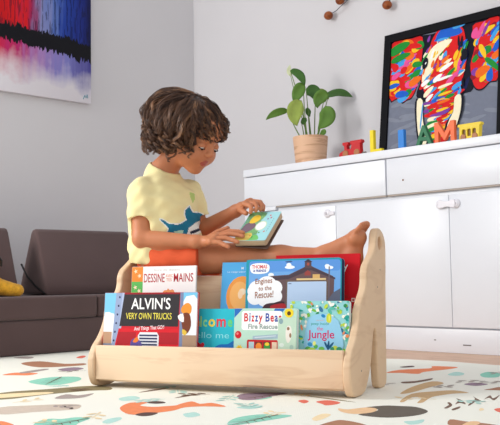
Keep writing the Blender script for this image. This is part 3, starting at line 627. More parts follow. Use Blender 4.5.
# ------------------------------------------------------------------ wooden book rack
SO = Vector((-1.56, 1.895, 0)); SA = R_(20.5)
def W(s, d, z=0.): return SO+Vector((math.cos(SA), math.sin(SA), 0))*s+Vector((-math.sin(SA), math.cos(SA), 0))*d+Vector((0, 0, z))
rack = thing('bookshelf', 'low pale wooden front facing bookshelf with wavy side panels, filled with picture books', 'bookshelf', SO, (0, 0, SA))
ply = wood('birch_panel', (226, 195, 160), (218, 185, 150), (1., 2.5, 9.), 1.6)
beech = wood('beech_board', (238, 209, 176), (229, 196, 162), (1.2, 6., 10.), 2.2)
prof = [(.036, .0), (.010, .001), (-.012, .010), (-.025, .032), (-.030, .060), (-.028, .090), (-.012, .124), (.019, .153), (.040, .180), (.055, .209), (.062, .238), (.090, .268), (.120, .296), (.131, .320), (.134, .344), (.150, .368), (.188, .391), (.216, .412), (.226, .438), (.236, .464), (.248, .475), (.266, .4785), (.285, .474), (.304, .464), (.319, .448), (.327, .425),
        (.324, .36), (.318, .30), (.315, .247), (.310, .15), (.306, .065), (.301, .014), (.282, .0), (.240, .0), (.222, .012), (.214, .060), (.212, .12), (.207, .160), (.196, .178), (.183, .168), (.168, .125), (.148, .072), (.118, .030), (.085, .004)]
hole = rrect(.250, .413, .288, .453, .018)
V, F = slab([smooth_loop(prof, 4), hole], .024, .0055, 3)
PX = Matrix(((0, 0, 1, 0), (1, 0, 0, 0), (0, 1, 0, 0), (0, 0, 0, 1)))
screw = mat('screw_grey', (120, 112, 104), rough=.4)
for s_ in (-.012, -.858):
    p = MB().add(V, F, 0, PX).build('side_panel', ply, rack, (s_, 0, 0))
    for d_, z_ in ((.232, .300), (.062, .068), (.262, .352)):
        if s_ > -.1: MB().lathe([(.0, .0122), (.0028, .0122), (.0028, .0116)], (0, 0, 0), 10, 0, Matrix.Translation((0, d_, z_)) @ Matrix.Rotation(R_(90), 4, 'Y')).build('screw_cap', screw, p)
def board(name, d0, d1, z0, z1, m=beech, r=.0025):
    MB().box((-.8455, d0, z0), (-.0245, d1, z1), r, 3).build(name, m, rack)
board('front_board', -.020, -.004, .024, .130)
board('shelf_board', -.0035, .088, .018, .030)
board('divider_board', .0885, .1005, .018, .228)
board('shelf_board', .101, .199, .126, .138)
board('rear_board', .200, .214, .120, .342)
board('seat_board', .2145, .300, .326, .342)

# ------------------------------------------------------------------ picture books
class Book:
    """a picture book leaning back; drawings use millimetre-like units counted from the cover's top left corner"""
    def __init__(s, label, s0, s1, d0, z0, h, tilt, thick, units, cover, r=.0015, board=False, page=(244, 242, 236), group='picture books in the wooden rack'):
        s.w = s1-s0; s.h = h; s.k = s.w/units; s.mats = []; s.n = 0; s.dx = 0.; s.r = r
        s.root = thing('picture_book', label, 'book', W((s0+s1)/2, d0, z0), (-R_(tilt), 0, SA), group)
        ct = .0024 if board else .0016; ins = .0006 if board else .003
        s.mb = MB(); s.plate(s.mb, 0, ct, s.ix(cover))
        b = MB(); s.plate(b, thick-ct, thick, 0); b.build('back_cover', ink(cover), s.root)
        pb = MB()
        V, F = slab([rrect(-s.w/2+.002, .002+(0 if board else .002), s.w/2-ins, h-ins, max(r-ins, .0008))], thick-2*ct, 0)
        pb.add(V, F, 0, Matrix.Translation((0, thick/2, 0)) @ XZ)
        pb.build('page_block', mat('paper_%d' % page[2], page, rough=.8, noise=.04, nscale=300., stretch=(1, 60, 1)), s.root, smooth=30)
        MB().box((-s.w/2, .0003, .0008), (-s.w/2+.0022, thick-.0003, h-.0008), .0008, 2).build('spine', ink(cover), s.root)
    def plate(s, mb, y0, y1, m):
        V, F = slab([rrect(-s.w/2, 0, s.w/2, s.h, s.r)], y1-y0, .0004, 1)
        mb.add(V, F, m, Matrix.Translation((0, (y0+y1)/2, 0)) @ XZ)
    def ix(s, rgb):
        m = ink(rgb)
        if m not in s.mats: s.mats.append(m)
        return s.mats.index(m)
    def _put(s, V, F, rgb):
        s.n += 1; y = -.00005-s.n*.000015; e = .0006
        s.mb.add([(min(max(v[0], -s.w/2+e), s.w/2-e), y, min(max(v[1], e), s.h-e)) for v in V], F, s.ix(rgb))
    def P(s, x, y): return (-s.w/2+(x+s.dx)*s.k, s.h-y*s.k)
    def poly(s, pts, rgb, sm=1):
        pts = [s.P(*p) for p in pts]
        if sm > 1: pts = smooth_loop(pts, sm)
        V, F = slab([pts], 0); s._put(V, F, rgb)
    def rect(s, x0, y0, x1, y1, rgb, r=0.):
        if r: s.poly(rrect(x0, y0, x1, y1, r), rgb)
        else: s.poly([(x0, y0), (x1, y0), (x1, y1), (x0, y1)], rgb)
    def oval(s, cx, cy, rx, ry, rgb, a=0.): s.poly(oval(cx, cy, rx, ry, 20, a), rgb)
    def text(s, t, x0, y0, x1, y1, rgb, bold=.008, rise=0.):
        """lettering fitted between two corners"""
        V, F = text(t, 1., bold=bold)
        xs = [v[0] for v in V]; ys = [v[1] for v in V]
        a, b = (x1-x0)/(max(xs)-min(xs)), (y1-y0)/(max(ys)-min(ys))
        Q = [s.P(x0+(v[0]-min(xs))*a, y1-(v[1]-min(ys))*b-rise*(v[0]-min(xs))*a) for v in V]
        s._put(Q, F, rgb)
    def done(s): s.mb.build('front_cover', s.mats, s.root, smooth=30); return s.root
rb = random.Random(5)

# wide truck book, front left
b = Book('wide red and black picture book about trucks, standing before the white drawing book', -.8405, -.502, .004, .0305, .2635, 5., .012, 93.5, (206, 34, 48))
b.rect(0, 0, 12, 86, (126, 200, 232)); b.poly([(0, 22), (3, 17), (8, 18), (12, 23), (12, 60), (0, 60)], (240, 246, 250), 2); b.rect(0, 34, 9, 50, (190, 150, 120)); b.rect(0, 44, 10, 70, (130, 140, 160))
b.poly([(12, 0), (20, 0), (15, 60), (15, 86), (7, 86), (9, 50)], (150, 166, 200)); b.poly([(18.5, 0), (20.5, 0), (16.5, 60), (14, 60)], (176, 190, 220))
for i in range(7): b.oval(15.8-.9*i, 4+i*7.5, .9, 1., (46, 54, 90))
b.poly([(20.5, 1), (76.5, 1), (75.5, 29), (16.5, 29)], (52, 48, 52)); b.rect(21, 0, 77, 1.6, (150, 36, 44))
b.poly([(16, 31), (76, 31), (78, 33), (78, 86), (11, 86), (13, 44)], (216, 34, 46)); b.poly([(15.5, 34), (34, 34), (34, 44), (14, 46)], (176, 34, 44)); b.poly([(56, 34), (76, 34), (76, 44), (57, 44)], (176, 34, 44))
b.rect(77, 0, 93.5, 20, (120, 196, 232)); b.poly([(80, 8), (86, 3), (93.5, 6), (93.5, 36), (80, 36)], (238, 242, 246), 2); b.poly([(76.8, 0), (80, 0), (80, 86), (76.8, 86)], (120, 134, 168)); b.rect(80, 36, 93.5, 86, (170, 140, 116)); b.rect(80, 48, 90, 86, (112, 118, 138))
b.poly([(38, 34), (55, 34), (57, 37), (57, 80), (36, 80), (36, 37)], (228, 232, 238), 1)
for i in range(8): b.rect(37.5, 36+i*2.6, 55.5, 37.5+i*2.6, (58, 64, 96))
b.oval(23, 51, 4.2, 3.6, (160, 214, 236)); b.oval(22.5, 50.4, 2.2, 1.8, (226, 244, 250)); b.oval(67.5, 52, 4, 3.4, (160, 214, 236)); b.oval(67, 51.4, 2, 1.6, (226, 244, 250))
b.poly([(29, 42), (34, 39), (39, 42), (41, 48), (38, 54), (32, 56), (29, 52)], (94, 80, 150), 3); b.poly([(31, 42), (35, 38), (37, 41), (34, 43)], (240, 130, 50), 2); b.poly([(27, 50), (31, 49), (31, 55), (28, 55)], (244, 190, 60), 2); b.oval(36, 48, 2, 3, (60, 52, 110))
b.poly([(79, 12), (84, 9), (88, 12), (87, 18), (81, 18), (78, 16)], (236, 150, 56), 3); b.poly([(79, 19), (86, 18), (88, 28), (84, 35), (80, 31)], (120, 62, 42), 3); b.poly([(75, 20), (80, 18), (81, 25), (77, 24)], (246, 246, 244), 2); b.poly([(80, 31), (84, 33), (83, 36), (80, 35)], (226, 190, 70), 2)
b.text("ALVIN'S", 28, 4.5, 67.5, 14.5, (250, 250, 248), .012); b.text('VERY OWN TRUCKS', 23, 17.5, 69, 23, (240, 226, 90), .006); b.text('And Things That GO!!', 32, 29.5, 62, 33.8, (252, 236, 240), .01, .06)
b.done()

# white drawing book behind it
b = Book('white paperback with orange and green squares and red drawing title, behind the truck book', -.799, -.559, .104, .1385, .2375, 4., .008, 64, (246, 245, 242))
b.rect(0, 0, 11.5, 13, (238, 140, 56)); b.rect(-.5, 13, 11.5, 26, (96, 186, 92)); b.rect(0, 26, 11.5, 39, (232, 96, 90)); b.rect(0, 39, 11.5, 52, (84, 160, 214))
for cx, cy in ((4, 4), (8, 8), (4, 18), (8, 21), (5, 31)): b.poly(star(cx, cy, 2.2, .9, 5), (250, 226, 190))
b.text('DESSINE', 12.6, 6.2, 33.5, 13.8, (178, 34, 46), .008); b.text('AVEC', 34.4, 7, 41.5, 9.6, (226, 140, 100)); b.text('TES', 35, 10.4, 40.5, 13, (226, 140, 100)); b.text('MAINS', 42.5, 6.2, 61.5, 13.6, (178, 34, 46), .008)
b.text('livre de dessin', 23, 2.2, 48, 4.0, (200, 196, 192), 0)
b.poly([(31, 26), (33, 21), (36, 20.5), (37, 19), (39, 20.5), (42, 20), (44, 23), (46, 27), (40, 34), (34, 33)], (232, 150, 92), 3); b.oval(36, 23, .8, .8, (60, 40, 30)); b.oval(40, 23, .8, .8, (60, 40, 30))
b.done()

# turquoise welcome book
b = Book('turquoise picture book with colourful welcome lettering and a blue whale, beside the truck book', -.556, -.376, .034, .0305, .212, 5., .010, 52, (44, 186, 204))
for ch, x0, x1, y0, col in (('W', 1, 8, 8, (250, 120, 90)), ('e', 9, 13.5, 9.5, (250, 190, 60)), ('l', 14.2, 15.6, 6.5, (176, 226, 120)), ('c', 17, 21, 9.5, (150, 226, 150)), ('o', 22.5, 29, 9, (252, 226, 70)), ('m', 30.5, 39.5, 8.8, (230, 60, 70)), ('e', 41.5, 46, 9.4, (110, 206, 110))):
    b.text(ch, x0, y0, x1, 15.8, col, .025)
b.text('hello me', 5, 20.4, 43, 25.6, (150, 228, 232), -.005)
b.poly([(27, 40), (29, 34), (34, 31), (42, 30.4), (52, 28), (52, 60), (28, 60)], (30, 110, 186), 3); b.oval(38, 37, .9, .9, (16, 40, 90)); b.poly([(24, 33), (27, 36), (30, 34), (28, 40)], (30, 110, 186), 2)
b.poly([(11, 31), (13, 29.4), (15, 31), (17, 29.4), (19, 31.4), (15.4, 36.4)], (232, 50, 64), 2)
b.poly([(0, 40), (6, 36), (9, 44), (9, 60), (0, 60)], (40, 160, 120), 3)
b.done()

# mint fire engine book
b = Book('square mint board book with a red fire engine under a white title panel', -.379, -.178, .010, .0305, .214, 5., .017, 65, (186, 222, 204), .006, True)
b.poly([(0, 0), (9, 0), (0, 9)], (46, 110, 190)); b.poly([(43, 0), (51, 0), (48, 4), (42, 3)], (46, 110, 190), 2)
b.rect(8, 2.4, 50, 20.5, (252, 252, 250), 2.5)
for t_, x0, x1, y0, y1, c in (('B', 10.5, 15, 4.5, 12.5, (206, 34, 48)), ('i', 16, 17.3, 4.3, 12.5, (40, 74, 160)), ('z', 18.2, 21.3, 6.8, 12.5, (206, 34, 48)), ('z', 22, 25.2, 6.8, 12.5, (40, 74, 160)), ('y', 25.8, 30, 6.8, 14.8, (206, 34, 48)), ('B', 33, 37.2, 4.5, 12.5, (40, 74, 160)), ('e', 38, 41.6, 6.7, 12.6, (206, 34, 48)), ('a', 42.3, 45.8, 6.7, 12.6, (40, 74, 160)), ('r', 46.7, 49.3, 6.7, 12.5, (206, 34, 48))):
    b.text(t_, x0, y0, x1, y1, c, .025)
b.text('Fire Rescue', 15, 14.6, 45.5, 19.4, (150, 168, 164), .03)
b.oval(4.6, 25, 3.4, 3.6, (206, 30, 44)); b.oval(3.8, 24, 1.2, 1.2, (236, 130, 130))
b.poly(star(6, 38, 3.8, 2.6, 8), (240, 200, 60)); b.oval(6, 38, 1.5, 1.5, (206, 160, 40))
b.poly([(20, 26), (46, 24), (46, 28), (20, 29.5)], (160, 186, 200)); b.poly([(22, 27), (44, 25.2), (44, 26), (22, 28)], (206, 220, 228))
b.rect(14, 29.5, 46, 44, (196, 32, 40), 1.5); b.rect(16, 31.5, 21.5, 40, (178, 208, 214)); b.rect(22.8, 31.5, 30, 40, (112, 50, 44)); b.oval(26.4, 36, 3.2, 3.8, (244, 146, 56)); b.rect(31.4, 31.5, 38.6, 40, (72, 60, 56)); b.oval(35, 36, 3.2, 3.8, (70, 160, 70)); b.oval(35, 33.4, 2.4, 1.6, (250, 214, 60)); b.rect(40, 31.5, 45, 40, (232, 206, 180))
b.oval(57, 4.2, 4.6, 4.4, (244, 214, 50)); b.oval(57, 4.6, 2.0, 2.0, (96, 70, 30)); b.poly([(50, 0), (53, 0), (50, 4)], (46, 110, 190))
b.rect(46, 8.5, 64.4, 44, (196, 222, 200), 1.); b.poly([(54, 20), (56, 16), (59, 17), (60, 22), (59, 29), (56, 32), (54, 27)], (238, 232, 222), 3); b.oval(56.4, 18.8, 1.4, 1.6, (150, 120, 92)); b.oval(58.6, 25, 1.1, 2.2, (150, 120, 92)); b.oval(49, 12, 2.2, 2.6, (140, 170, 176)); b.oval(50, 34, 2.4, 2.0, (222, 236, 226)); b.oval(60, 36, 2., 2.4, (170, 200, 186)); b.poly([(61, 40), (64.4, 37), (64.4, 44), (61, 44)], (236, 200, 70))
b.done()

# jungle book with leafy border
b = Book('small square board book with a pink jungle title and leafy border, beside the side panel', -.2085, -.0262, .0295, .0305, .2345, 5., .015, 62, (150, 212, 214), .006, True)
b.dx = 12.
lc = [(46, 140, 84), (120, 188, 70), (190, 214, 70), (40, 160, 150), (244, 246, 238), (250, 246, 226), (90, 190, 170), (60, 120, 160), (232, 140, 90), (110, 200, 200)]
for i in range(190):
    x, y = rb.uniform(-12, 50), rb.uniform(0, 50)
    if 6 < x < 40 and y > 15: continue
    b.oval(x, y, rb.uniform(1., 3.2), rb.uniform(.8, 1.9), rb.choice(lc), rb.uniform(0, 3.1))
b.poly([(6, 50), (6, 24), (9, 17), (16, 13), (26, 12.5), (35, 16), (41, 24), (42, 50)], (150, 206, 234), 3)
b.poly([(27, 14), (30, 12), (32, 16), (31, 21), (27, 20)], (206, 214, 60), 3); b.oval(29.5, 17, .5, 3, (250, 240, 120)); b.oval(23.5, 14.5, 2.3, 1.6, (30, 130, 190), .4)
b.text('USBORNE', 16, 18.4, 24, 19.4, (210, 160, 150)); b.text('peep inside', 11, 20.6, 29.5, 24, (70, 160, 150), .01); b.text('the', 17, 24.8, 23.4, 28.6, (214, 90, 140), .01); b.text('Jungle', 7.5, 28.2, 35, 38.6, (206, 40, 100), .012)
for x, y, rx, ry, a, c in ((10, 42, 2.6, 2, .3, (60, 150, 200)), (16, 44, 2.2, 2, 0, (90, 180, 90)), (14.5, 41, 1.6, 2.2, .2, (240, 240, 130)), (27, 43, 1.1, 4.5, -.5, (30, 90, 130)), (29, 43, 1.1, 4.8, .1, (24, 80, 120)), (31.5, 43, 1.1, 4.5, .7, (30, 90, 130)), (36, 45, 2.8, 2.2, .2, (196, 214, 80)), (22, 46, 3, 2, 0, (110, 190, 80)), (8, 46, 3, 2, 0, (90, 170, 90)), (40, 46, 3, 2, 0, (60, 150, 110)), (33, 46, 2, 2, 0, (60, 150, 110)), (12, 47, 4, 2, 0, (170, 210, 80))):
    b.oval(x, y, rx, ry, c, a)
b.done()

# blue book with orange round
b = Book('sky blue hardcover with a big orange round, standing behind the turquoise and fire engine books', -.492, -.352, .139, .1385, .2475, 8., .009, 41, (82, 170, 226))
b.oval(21.5, 32, 16, 19, (240, 156, 74)); b.oval(19, 31, 10, 13, (246, 180, 104)); b.oval(22, 27.5, 3.5, 3, (250, 222, 190)); b.oval(20, 30, 2.5, 4, (250, 214, 176)); b.oval(28.5, 28.5, 2, 2.2, (250, 250, 250)); b.oval(28.8, 28.7, 1., 1.2, (40, 30, 30)); b.poly([(25.5, 27), (28, 25.6), (31, 26.6), (28, 26.6)], (70, 44, 30), 2)
b.text('M', 20, 4.6, 22.2, 6.8, (244, 248, 252), .02); b.text('Le voyage autour du monde', 6, 8.2, 36, 10.2, (226, 240, 250), .0)
b.done()

# railway drawing board book
b = Book('large board book with a railway shed, cloud title panel and drawing screen', -.389, -.077, .110, .1385, .2525, 6., .026, 96, (34, 150, 170), .010, True, page=(36, 52, 92))
b.poly(rrect(3, 1.6, 95, 78, 3), (112, 168, 226)); b.poly(rrect(3, 1.6, 95, 12, 3), (92, 150, 220))
for x, y, rx, ry in ((45, 8, 5, 1.6), (44, 6, 2.6, 2), (84, 9, 4, 1.6), (82, 7.6, 2.4, 1.8), (26, 15, 3, 2)): b.oval(x, y, rx, ry, (240, 246, 252))
b.poly([(40, 2.6), (46, 2), (48, 3), (42, 3.6)], (60, 80, 120))
b.poly([(22, 20), (24, 16), (44, 15), (60, 8), (62, 6.6), (66, 6.6), (68, 8), (88, 17), (89, 20), (88, 70), (22, 70)], (104, 82, 84)); b.poly([(22, 17), (44, 15.6), (60, 8.4), (68, 8.4), (90, 18.4), (90, 20), (66, 11), (44, 19), (22, 20.5)], (74, 62, 72))
b.rect(60, 2.6, 66.5, 9, (92, 72, 78)); b.poly([(59, 3.4), (63.2, .8), (67.6, 3.4)], (64, 54, 66)); b.oval(63.3, 5.5, 1.2, 1.4, (170, 80, 70)); b.poly([(60, 13), (63, 11), (66, 13), (66, 16), (60, 16)], (150, 70, 66))
b.rect(52, 18.6, 81, 20.4, (226, 196, 140)); b.rect(68, 15, 75, 18.8, (216, 176, 110)); b.rect(41.5, 20.2, 83, 78, (110, 92, 84)); b.rect(43, 21.6, 81.5, 78, (184, 206, 234), .8); b.rect(44, 23, 47, 23.8, (90, 110, 150))
b.rect(83.5, 8, 84.6, 42, (110, 100, 110)); b.poly([(82, 40), (88, 32), (95, 28), (95, 50), (82, 50)], (96, 102, 122), 1)
b.poly([(4, 7.5), (6, 4.6), (12, 3.6), (20, 4), (24, 6), (24, 10.5), (21, 13), (13, 13.8), (6, 12.6)], (250, 250, 250), 3); b.text('THOMAS', 6, 5.2, 22, 8.8, (206, 34, 48), .025); b.text('& FRIENDS', 7.5, 9.6, 21, 12, (40, 74, 160), .04)
for x, y, rx, ry in ((12, 28, 9, 8), (22, 24, 10, 8), (30, 27, 8, 7), (10, 36, 8, 7), (22, 36, 11, 9), (32, 35, 6, 6), (6, 30, 4, 5)): b.oval(x, y, rx, ry, (248, 248, 250))
b.text('Engines', 10, 18.4, 27.5, 25, (150, 92, 62), .016, .06); b.text('to the', 13.5, 25.6, 27, 29.8, (150, 92, 62), .016, .06); b.text('Rescue!', 10, 30.6, 29, 37, (150, 92, 62), .016, .06)
b.poly([(18, 46), (22, 42), (30, 41), (40, 40), (41, 56), (18, 56)], (70, 44, 52), 2); b.poly([(26, 44), (34, 42), (41, 42), (41, 47), (28, 48)], (176, 40, 48), 2)
b.done()

# red book at the back
b = Book('plain bright red hardcover standing tallest behind the railway book', -.309, -.036, .150, .1385, .265, 7., .008, 84, (206, 18, 32))
b.text('story', 52, 9.4, 72.6, 17.4, (250, 240, 240), .0); b.rect(76.5, 41, 80, 44.5, (240, 226, 220)); b.rect(70, 38, 73, 41, (180, 30, 30)); b.rect(77.3, 41.8, 79.2, 43.7, (206, 60, 60))
b.done()

# ------------------------------------------------------------------ the child
CO = W(-.74, .25, 0.)
kid = thing('person', 'child with curly brown hair in a pale yellow shirt reading on the wooden bookshelf', 'person', CO, (0, 0, SA))
A3 = lambda s, d, z: np.array((s+.74, d-.25, z))
fwd = np.array((math.cos(R_(22)), -math.sin(R_(22)), 0)); rgt = np.array((-math.sin(R_(22)), -math.cos(R_(22)), 0))
HV = .0026
lo_, hi_ = (-.21, -.19, -.002), (.76, .235, .99)
PEL = A3(-.748, .258, .428); CH = A3(-.756, .25, .575); NB = A3(-.762, .252, .694)
SHR = NB+rgt*.096+np.array((.012, 0, -.064)); SHL = NB-rgt*.098+np.array((.020, 0, -.064))
ELR, WRR = A3(-.772, .140, .468), A3(-.572, .150, .452)
ELL, WRL = A3(-.680, .370, .500), A3(-.520, .330, .560)
H = A3(-.634, .25, .820)
hp, hy = R_(32), R_(14)
hf = np.array((math.cos(hp)*math.cos(hy), -math.cos(hp)*math.sin(hy), -math.sin(hp)))
hr = np.array((-math.sin(hy), -math.cos(hy), 0.)); hu = np.cross(hr, hf)
HM = np.array((hr, hf, hu))
def hd(x, y, z): return H+hr*x+hf*y+hu*z
HIPR, KNR, ANR = A3(-.715, .200, .404), A3(-.43, .246, .398), A3(-.165, .246, .394)
HIPL, KNL, ANL = A3(-.715, .318, .404), A3(-.50, .395, .385), A3(-.53, .425, .078)

f = Field(lo_, hi_, HV)
# trunk and limbs
for s_ in (1, -1):
    f.cap(PEL+rgt*.04*s_, CH+rgt*.036*s_, .082, .074, .03)
f.cap(SHR, SHL, .034, .034, .02); f.cap(CH, NB, .07, .045, .04)
f.cap(NB-hf*.0, hd(0, -.032, -.055), .043, .040, .025)
f.cap(SHR, ELR, .035, .031, .01); f.cap(ELR, WRR, .031, .021, .012)
f.cap(SHL, ELL, .035, .031, .01); f.cap(ELL, WRL, .031, .021, .012)
f.cap(HIPR, KNR, .058, .046, .03); f.cap(KNR, (KNR+ANR)/2+np.array((-.02, -.004, -.006)), .046, .043, .015); f.cap((KNR+ANR)/2+np.array((-.02, 0, -.006)), ANR, .043, .028, .02)
f.cap(HIPL, KNL, .058, .046, .03); f.cap(KNL, ANL, .046, .027, .015)
# near foot against the panel, toes over its top edge
HEEL, BALL = A3(-.078, .240, .385), A3(-.062, .240, .452)
f.cap(ANR, HEEL, .029, .028, .015); f.cap(ANR+np.array((.0, 0, .008)), BALL, .030, .022, .02); f.cap(HEEL, BALL, .026, .022, .02)
f.cap(A3(-.062, .222, .448), A3(-.062, .258, .452), .021, .022, .012)
for k, (dd, r, up) in enumerate(((-.033, .0070, .024), (-.018, .0074, .030), (-.002, .0078, .033), (.014, .0082, .035), (.032, .0108, .034))):
    p0 = A3(-.066, .240+dd*.75, .458); p1 = A3(-.052, .240+dd, .459+up*.55); p2 = A3(-.042, .240+dd, .458+up)
    f.cap(p0, p1, r+.001, r, .003); f.cap(p1, p2, r, r*1.02, .0005)
# far foot on the mat behind
f.cap(ANL, A3(-.535, .425, .032), .027, .026, .01); f.cap(A3(-.535, .425, .032), A3(-.45, .425, .024), .026, .019, .015)
for k in range(5): f.cap(A3(-.445, .404+.0105*k, .019), A3(-.420, .402+.0112*k, .015), .009, .0085, .004)
f.op(lambda x, y, z: (z-.3435)+0*x+0*y, (-.3, -.3, .30), (.30, .06, .345), 0, 's')
# head
f.ell(hd(0, -.012, .015), (.077, .097, .098), .02, HM)
f.ell(hd(0, .034, -.048), (.060, .062, .066), .03, HM)
for s_ in (1, -1):
    f.ell(hd(s_*.036, .058, -.046), (.027, .030, .027), .02, HM)
    f.ell(hd(s_*.079, -.006, -.022), (.010, .020, .028), .008, HM)
f.ell(hd(0, .064, -.100), (.021, .020, .016), .02, HM)
f.ell(hd(0, .058, .035), (.056, .040, .045), .02, HM)
for s_ in (1, -1):
    f.ell(hd(s_*.033, .103, -.004), (.017, .018, .012), .012, HM, 's')
    f.ell(hd(s_*.032, .077, -.006), (.0165, .0155, .0135), .004, HM)
f.cap(hd(0, .090, .004), hd(0, .106, -.026), .008, .0105, .010)
for s_ in (1, -1): f.ell(hd(s_*.010, .100, -.030), (.0075, .009, .007), .005, HM)
f.ell(hd(0, .090, -.0575), (.019, .010, .0062), .004, HM); f.ell(hd(0, .086, -.0705), (.016, .0105, .0068), .004, HM)
f.cap(hd(-.016, .099, -.0635), hd(.016, .099, -.0635), .0016, .0016, .003, 's')
# hands: palm, four fingers with two bends, thumb
def hand(palm, knuckles, fingers, thumb, wrist, r=.0086):
    a, b = palm
    f.cap(wrist, a, .020, .017, .012)
    for kn in knuckles: f.cap(a, kn, .0135, .0100, .008)
    for i in range(len(knuckles)-1): f.cap(knuckles[i], knuckles[i+1], .0095, .0095, .006)
    for fg in fingers:
        for i in range(len(fg)-1):
            f.cap(fg[i], fg[i+1], r*(1.02-.09*i), r*(.95-.09*i), .0018)
    for i in range(len(thumb)-1): f.cap(thumb[i], thumb[i+1], .0105-.0012*i, .0098-.0014*i, .003)
# near hand lies on the lower edge of the open book
wr = WRR
pa = A3(-.543, .152, .452)
kn = [A3(-.507, .170, .470), A3(-.503, .156, .466), A3(-.504, .141, .458), A3(-.510, .128, .449)]
fg = [[kn[0], A3(-.470, .183, .483), A3(-.440, .186, .481), A3(-.424, .187, .477)], [kn[1], A3(-.463, .166, .474), A3(-.434, .168, .470), A3(-.416, .169, .465)],
      [kn[2], A3(-.466, .148, .460), A3(-.440, .147, .452), A3(-.424, .147, .446)], [kn[3], A3(-.478, .129, .446), A3(-.458, .126, .437), A3(-.446, .125, .431)]]
hand((pa, None), kn, fg, [A3(-.540, .166, .462), A3(-.515, .189, .482), A3(-.488, .203, .494)], wr)
# far hand curls over the top edge of the book
pa = A3(-.497, .322, .570)
kn = [A3(-.462, .334, .588), A3(-.459, .318, .589), A3(-.461, .303, .585), A3(-.466, .290, .578)]
fg = [[kn[0], A3(-.430, .332, .585), A3(-.414, .322, .570), A3(-.411, .314, .558)], [kn[1], A3(-.424, .312, .584), A3(-.410, .300, .568), A3(-.410, .291, .556)],
      [kn[2], A3(-.430, .294, .578), A3(-.419, .282, .563), A3(-.420, .276, .553)], [kn[3], A3(-.440, .279, .569), A3(-.432, .268, .556), A3(-.434, .263, .547)]]
hand((pa, None), kn, fg, [A3(-.492, .308, .563), A3(-.472, .287, .553), A3(-.456, .277, .546)], WRL)
V, Q = f.mesh()
ctr = V[Q].mean(1)
q = (ctr-H) @ HM.T
lips = (np.abs(q[:, 0]) < .018) & (q[:, 1] > .085) & (np.abs(q[:, 2]+.0635) < .0125-.0095*(np.abs(q[:, 0])/.018)**1.5)
skin = mat('skin', (196, 126, 88), rough=.5, spec=.35, noise=.04, nscale=30., sss=.10)
lip_m = mat('lips', (172, 84, 70), rough=.42, spec=.4)
body = field_obj('body', (V, Q), [skin, lip_m], kid, lips.astype(int))
# face details
ew = mat('eye_white', (232, 226, 220), rough=.2); iris = mat('iris_brown', (52, 30, 20), rough=.15); hairdark = mat('lash_brown', (46, 28, 20), rough=.6)
HX = Matrix(((hr[0], hf[0], hu[0], H[0]), (hr[1], hf[1], hu[1], H[1]), (hr[2], hf[2], hu[2], H[2]), (0, 0, 0, 1)))
for s_ in (1, -1):
    eb = MB().ell((s_*.032, .0790, -.0105), (.0130, .0130, .0095), 0, 20, HX).build('eyeball', ew, kid)
    MB().ell((s_*.0325, .0885, -.0165), (.0052, .004, .0045), 0, 14, HX).build('iris', iris, eb)
    pts = [(s_*(.032+.0155*math.sin(a)), .0775+.0175*math.cos(a), -.0125-.002*math.cos(a)) for a in [R_(-70+14*i) for i in range(11)]]
    MB().tube(pts, .0015, 6, 0, HX).build('eyelashes', hairdark, kid)
    MB().tube([(s_*.014, .0955, .0165), (s_*.028, .0955, .0215), (s_*.042, .086, .0200), (s_*.051, .074, .0150)], [.0022, .003, .0026, .0012], 6, 0, HX).build('eyebrow', hairdark, kid)

# t-shirt
f = Field((-.23, -.20, .33), (.20, .22, .78), .0030)
for s_ in (1, -1): f.cap(PEL+rgt*.034*s_+np.array((-.006, 0, .015)), CH+rgt*.038*s_, .100, .088, .03)
f.cap(PEL+fwd*.028+np.array((0, 0, .03)), CH+fwd*.020, .085, .075, .04)
f.cap(SHR, SHL, .045, .045, .03); f.cap(CH, NB+np.array((0, 0, -.004)), .08, .060, .03)
def sleeve(f, a, b, t, r0, r1):
    ax = (b-a)/np.linalg.norm(b-a); ln = np.linalg.norm(b-a)*t; e = a+ax*ln
    def fn(x, y, z):
        q = [(x-a[0]), (y-a[1]), (z-a[2])]; tt = np.clip((q[0]*ax[0]+q[1]*ax[1]+q[2]*ax[2])/ln, 0, 1.3)
        dd = np.sqrt(sum((q[i]-tt*ax[i]*ln)**2 for i in range(3)))-(r0+(r1-r0)*tt)
        return np.maximum(dd, (x-e[0])*ax[0]+(y-e[1])*ax[1]+(z-e[2])*ax[2])
    f.op(fn, np.minimum(a, e)-r0-.01, np.maximum(a, e)+r0+.01, .010)
    f.cap(e-ax*.012, e+ax*.05, .037, .040, 0, 's')
sleeve(f, SHR+np.array((0, 0, -.004)), ELR, .59, .047, .048); sleeve(f, SHL, ELL, .62, .046, .046)
def wrinkle(F, x, y, z):
    n = .0034*np.sin(60*z+38*x+22*y+1.5*np.sin(30*x))*np.sin(34*x-25*z+2)+  .0022*np.sin(120*z-70*x+40*y)*np.sin(45*y+50*x)
    return F+n*np.clip((.74-z)/.1, .2, 1)
f.whole(wrinkle)
f.op(lambda x, y, z: (z-.380)-.55*np.maximum(x-.035, 0)+.1*np.minimum(x, 0)+0*y, (-.3, -.3, .2), (.3, .3, .45), 0, 's')       # open hem
f.ell(NB+np.array((.030, -.004, .040)), (.062, .058, .050), .006, None, 's')               # neckline
V, Q = f.mesh(); ctr = V[Q].mean(1)
P_d = ctr[:, 1]+.25; P_s = ctr[:, 0]-.74+.4875*(P_d-.16); P_z = ctr[:, 2]-.08*(P_d-.16)
n_ = np.cross(V[Q[:, 2]]-V[Q[:, 0]], V[Q[:, 3]]-V[Q[:, 1]])
front = (n_[:, 0]*.48-n_[:, 1]*.88 > 0) & (ctr @ fwd > .0)
mi = np.zeros(len(Q), int)
